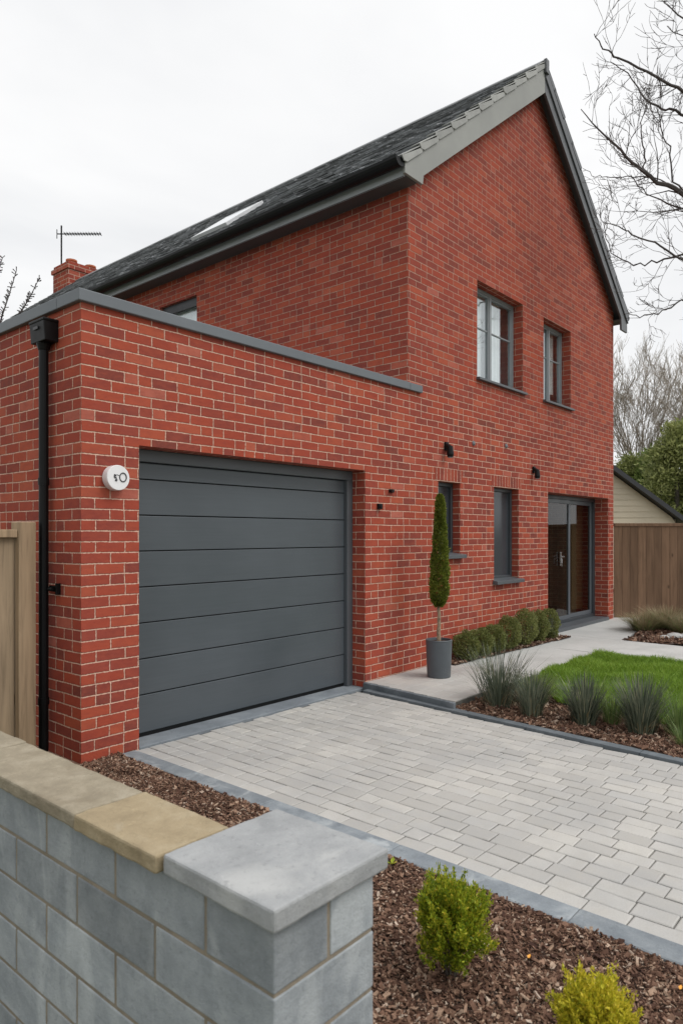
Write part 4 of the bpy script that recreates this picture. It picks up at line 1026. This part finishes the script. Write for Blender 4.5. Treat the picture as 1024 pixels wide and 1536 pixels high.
evergreen(1075, 25, 560, 1.8, M['evergreen_dark'], 'tall dark evergreen furthest right behind the fence', 2)
evergreen(948, 28, 680, 1.0, M['evergreen'], 'low evergreen just beside the house corner behind the cream gable', 3, 20000)
evergreen(985, 27, 668, 1.1, M['evergreen_dark'], 'dark evergreen in the middle of the group behind the cream gable', 4, 20000)
# budding twigs behind the garage
tp_ = at(-25, 802, 12.5); tp_.z = 0
bt2 = thing('budding_tree', tp_, 'slender leafless tree with budding twigs behind the flat garage roof', 'tree')
b = MB(); b.tube([tp_, tp_ + Vector((0, 0, 2.2)), tp_ + Vector((.1, 0, 4.0))], [.09, .07, .05], 8); b.build('trunk', M['bark'], bt2)
b = MB(); rg = np.random.default_rng(5)
for pix in ([(-22, 560), (-8, 510), (4, 470), (14, 440), (25, 404)], [(-20, 560), (10, 500), (32, 466), (45, 445), (59, 416)], [(-22, 560), (-25, 500), (-12, 450), (-4, 410), (4, 385)], [(-22, 540), (-50, 480), (-60, 430)]):
    P = [at(x, y, 12.5) for x, y in pix]; b.tube(P, [.03, .02, .014, .01, .006][:len(P)], 5)
    for k in range(70):
        i = rg.integers(0, len(P) - 1); q = P[i].lerp(P[i + 1], rg.uniform(0, 1)); d = Vector(rg.normal(0, 1, 3)); d.z = abs(d.z); d.normalize()
        b.tube([q, q + d * .07], [.006, .010], 4)
b.build('branches', M['twig'], bt2)

# ------------------------------------------------------------------ neighbour's outbuilding
O = at(760, 802, 20); O.z = 0
nb = thing('neighbour_outbuilding', at(850, 802, 20) * 1.0, 'cream clad outbuilding with a black roof edge behind the brown fence', 'outbuilding')
nb.location.z = 0
def cp(s, d, z): return O + fx * s + fy * d + ez * z
RK = lambda s: 4.05 - .735 * abs(s - 2.15)
b = MB(); z = 0
S0, S1 = -1.0, 4.85
zz = 0
while zz < 4.0:
    z1 = zz + .17
    # board clipped by the rake
    def lim(z): return 2.15 + (3.95 - z) / .735
    xr0 = min(S1, lim(zz)); xr1 = min(S1, lim(z1)); xl0 = max(-.55, 4.3 - xr0); xl1 = max(-.55, 4.3 - xr1)
    if xr1 > xl1:
        b.add([cp(xl0, -.014, zz), cp(xr0, -.014, zz), cp(xr1, 0, z1), cp(xl1, 0, z1)], [(0, 1, 2, 3)])
        b.add([cp(xl0, .01, zz), cp(xr0, .01, zz), cp(xr0, -.014, zz), cp(xl0, -.014, zz)], [(0, 1, 2, 3)])
    zz += .17
b.add([cp(S1, 0, 0), cp(S1, 6, 0), cp(S1, 6, 2.1), cp(S1, 0, 2.1)], [(0, 1, 2, 3)]); b.add([cp(-.55, 0, 0), cp(-.55, 6, 0), cp(-.55, 6, 2.1), cp(-.55, 0, 2.1)], [(3, 2, 1, 0)])
b.add([cp(-.55, 6, 0), cp(S1, 6, 0), cp(S1, 6, 2.1), cp(2.15, 6, 4.0), cp(-.55, 6, 2.1)], [(4, 3, 2, 1, 0)])
b.build('cladding', M['cream'], nb)
b = MB()
b.prism([(2.15, 4.13), (5.2, RK(5.2) + .08), (5.2, RK(5.2) - .07), (2.15, 3.98), (-.9, RK(-.9) - .07), (-.9, RK(-.9) + .08)], lambda p, t: cp(p[0], t, p[1]), -.28, 6.1)
b.build('roof', M['black_roof'], nb)
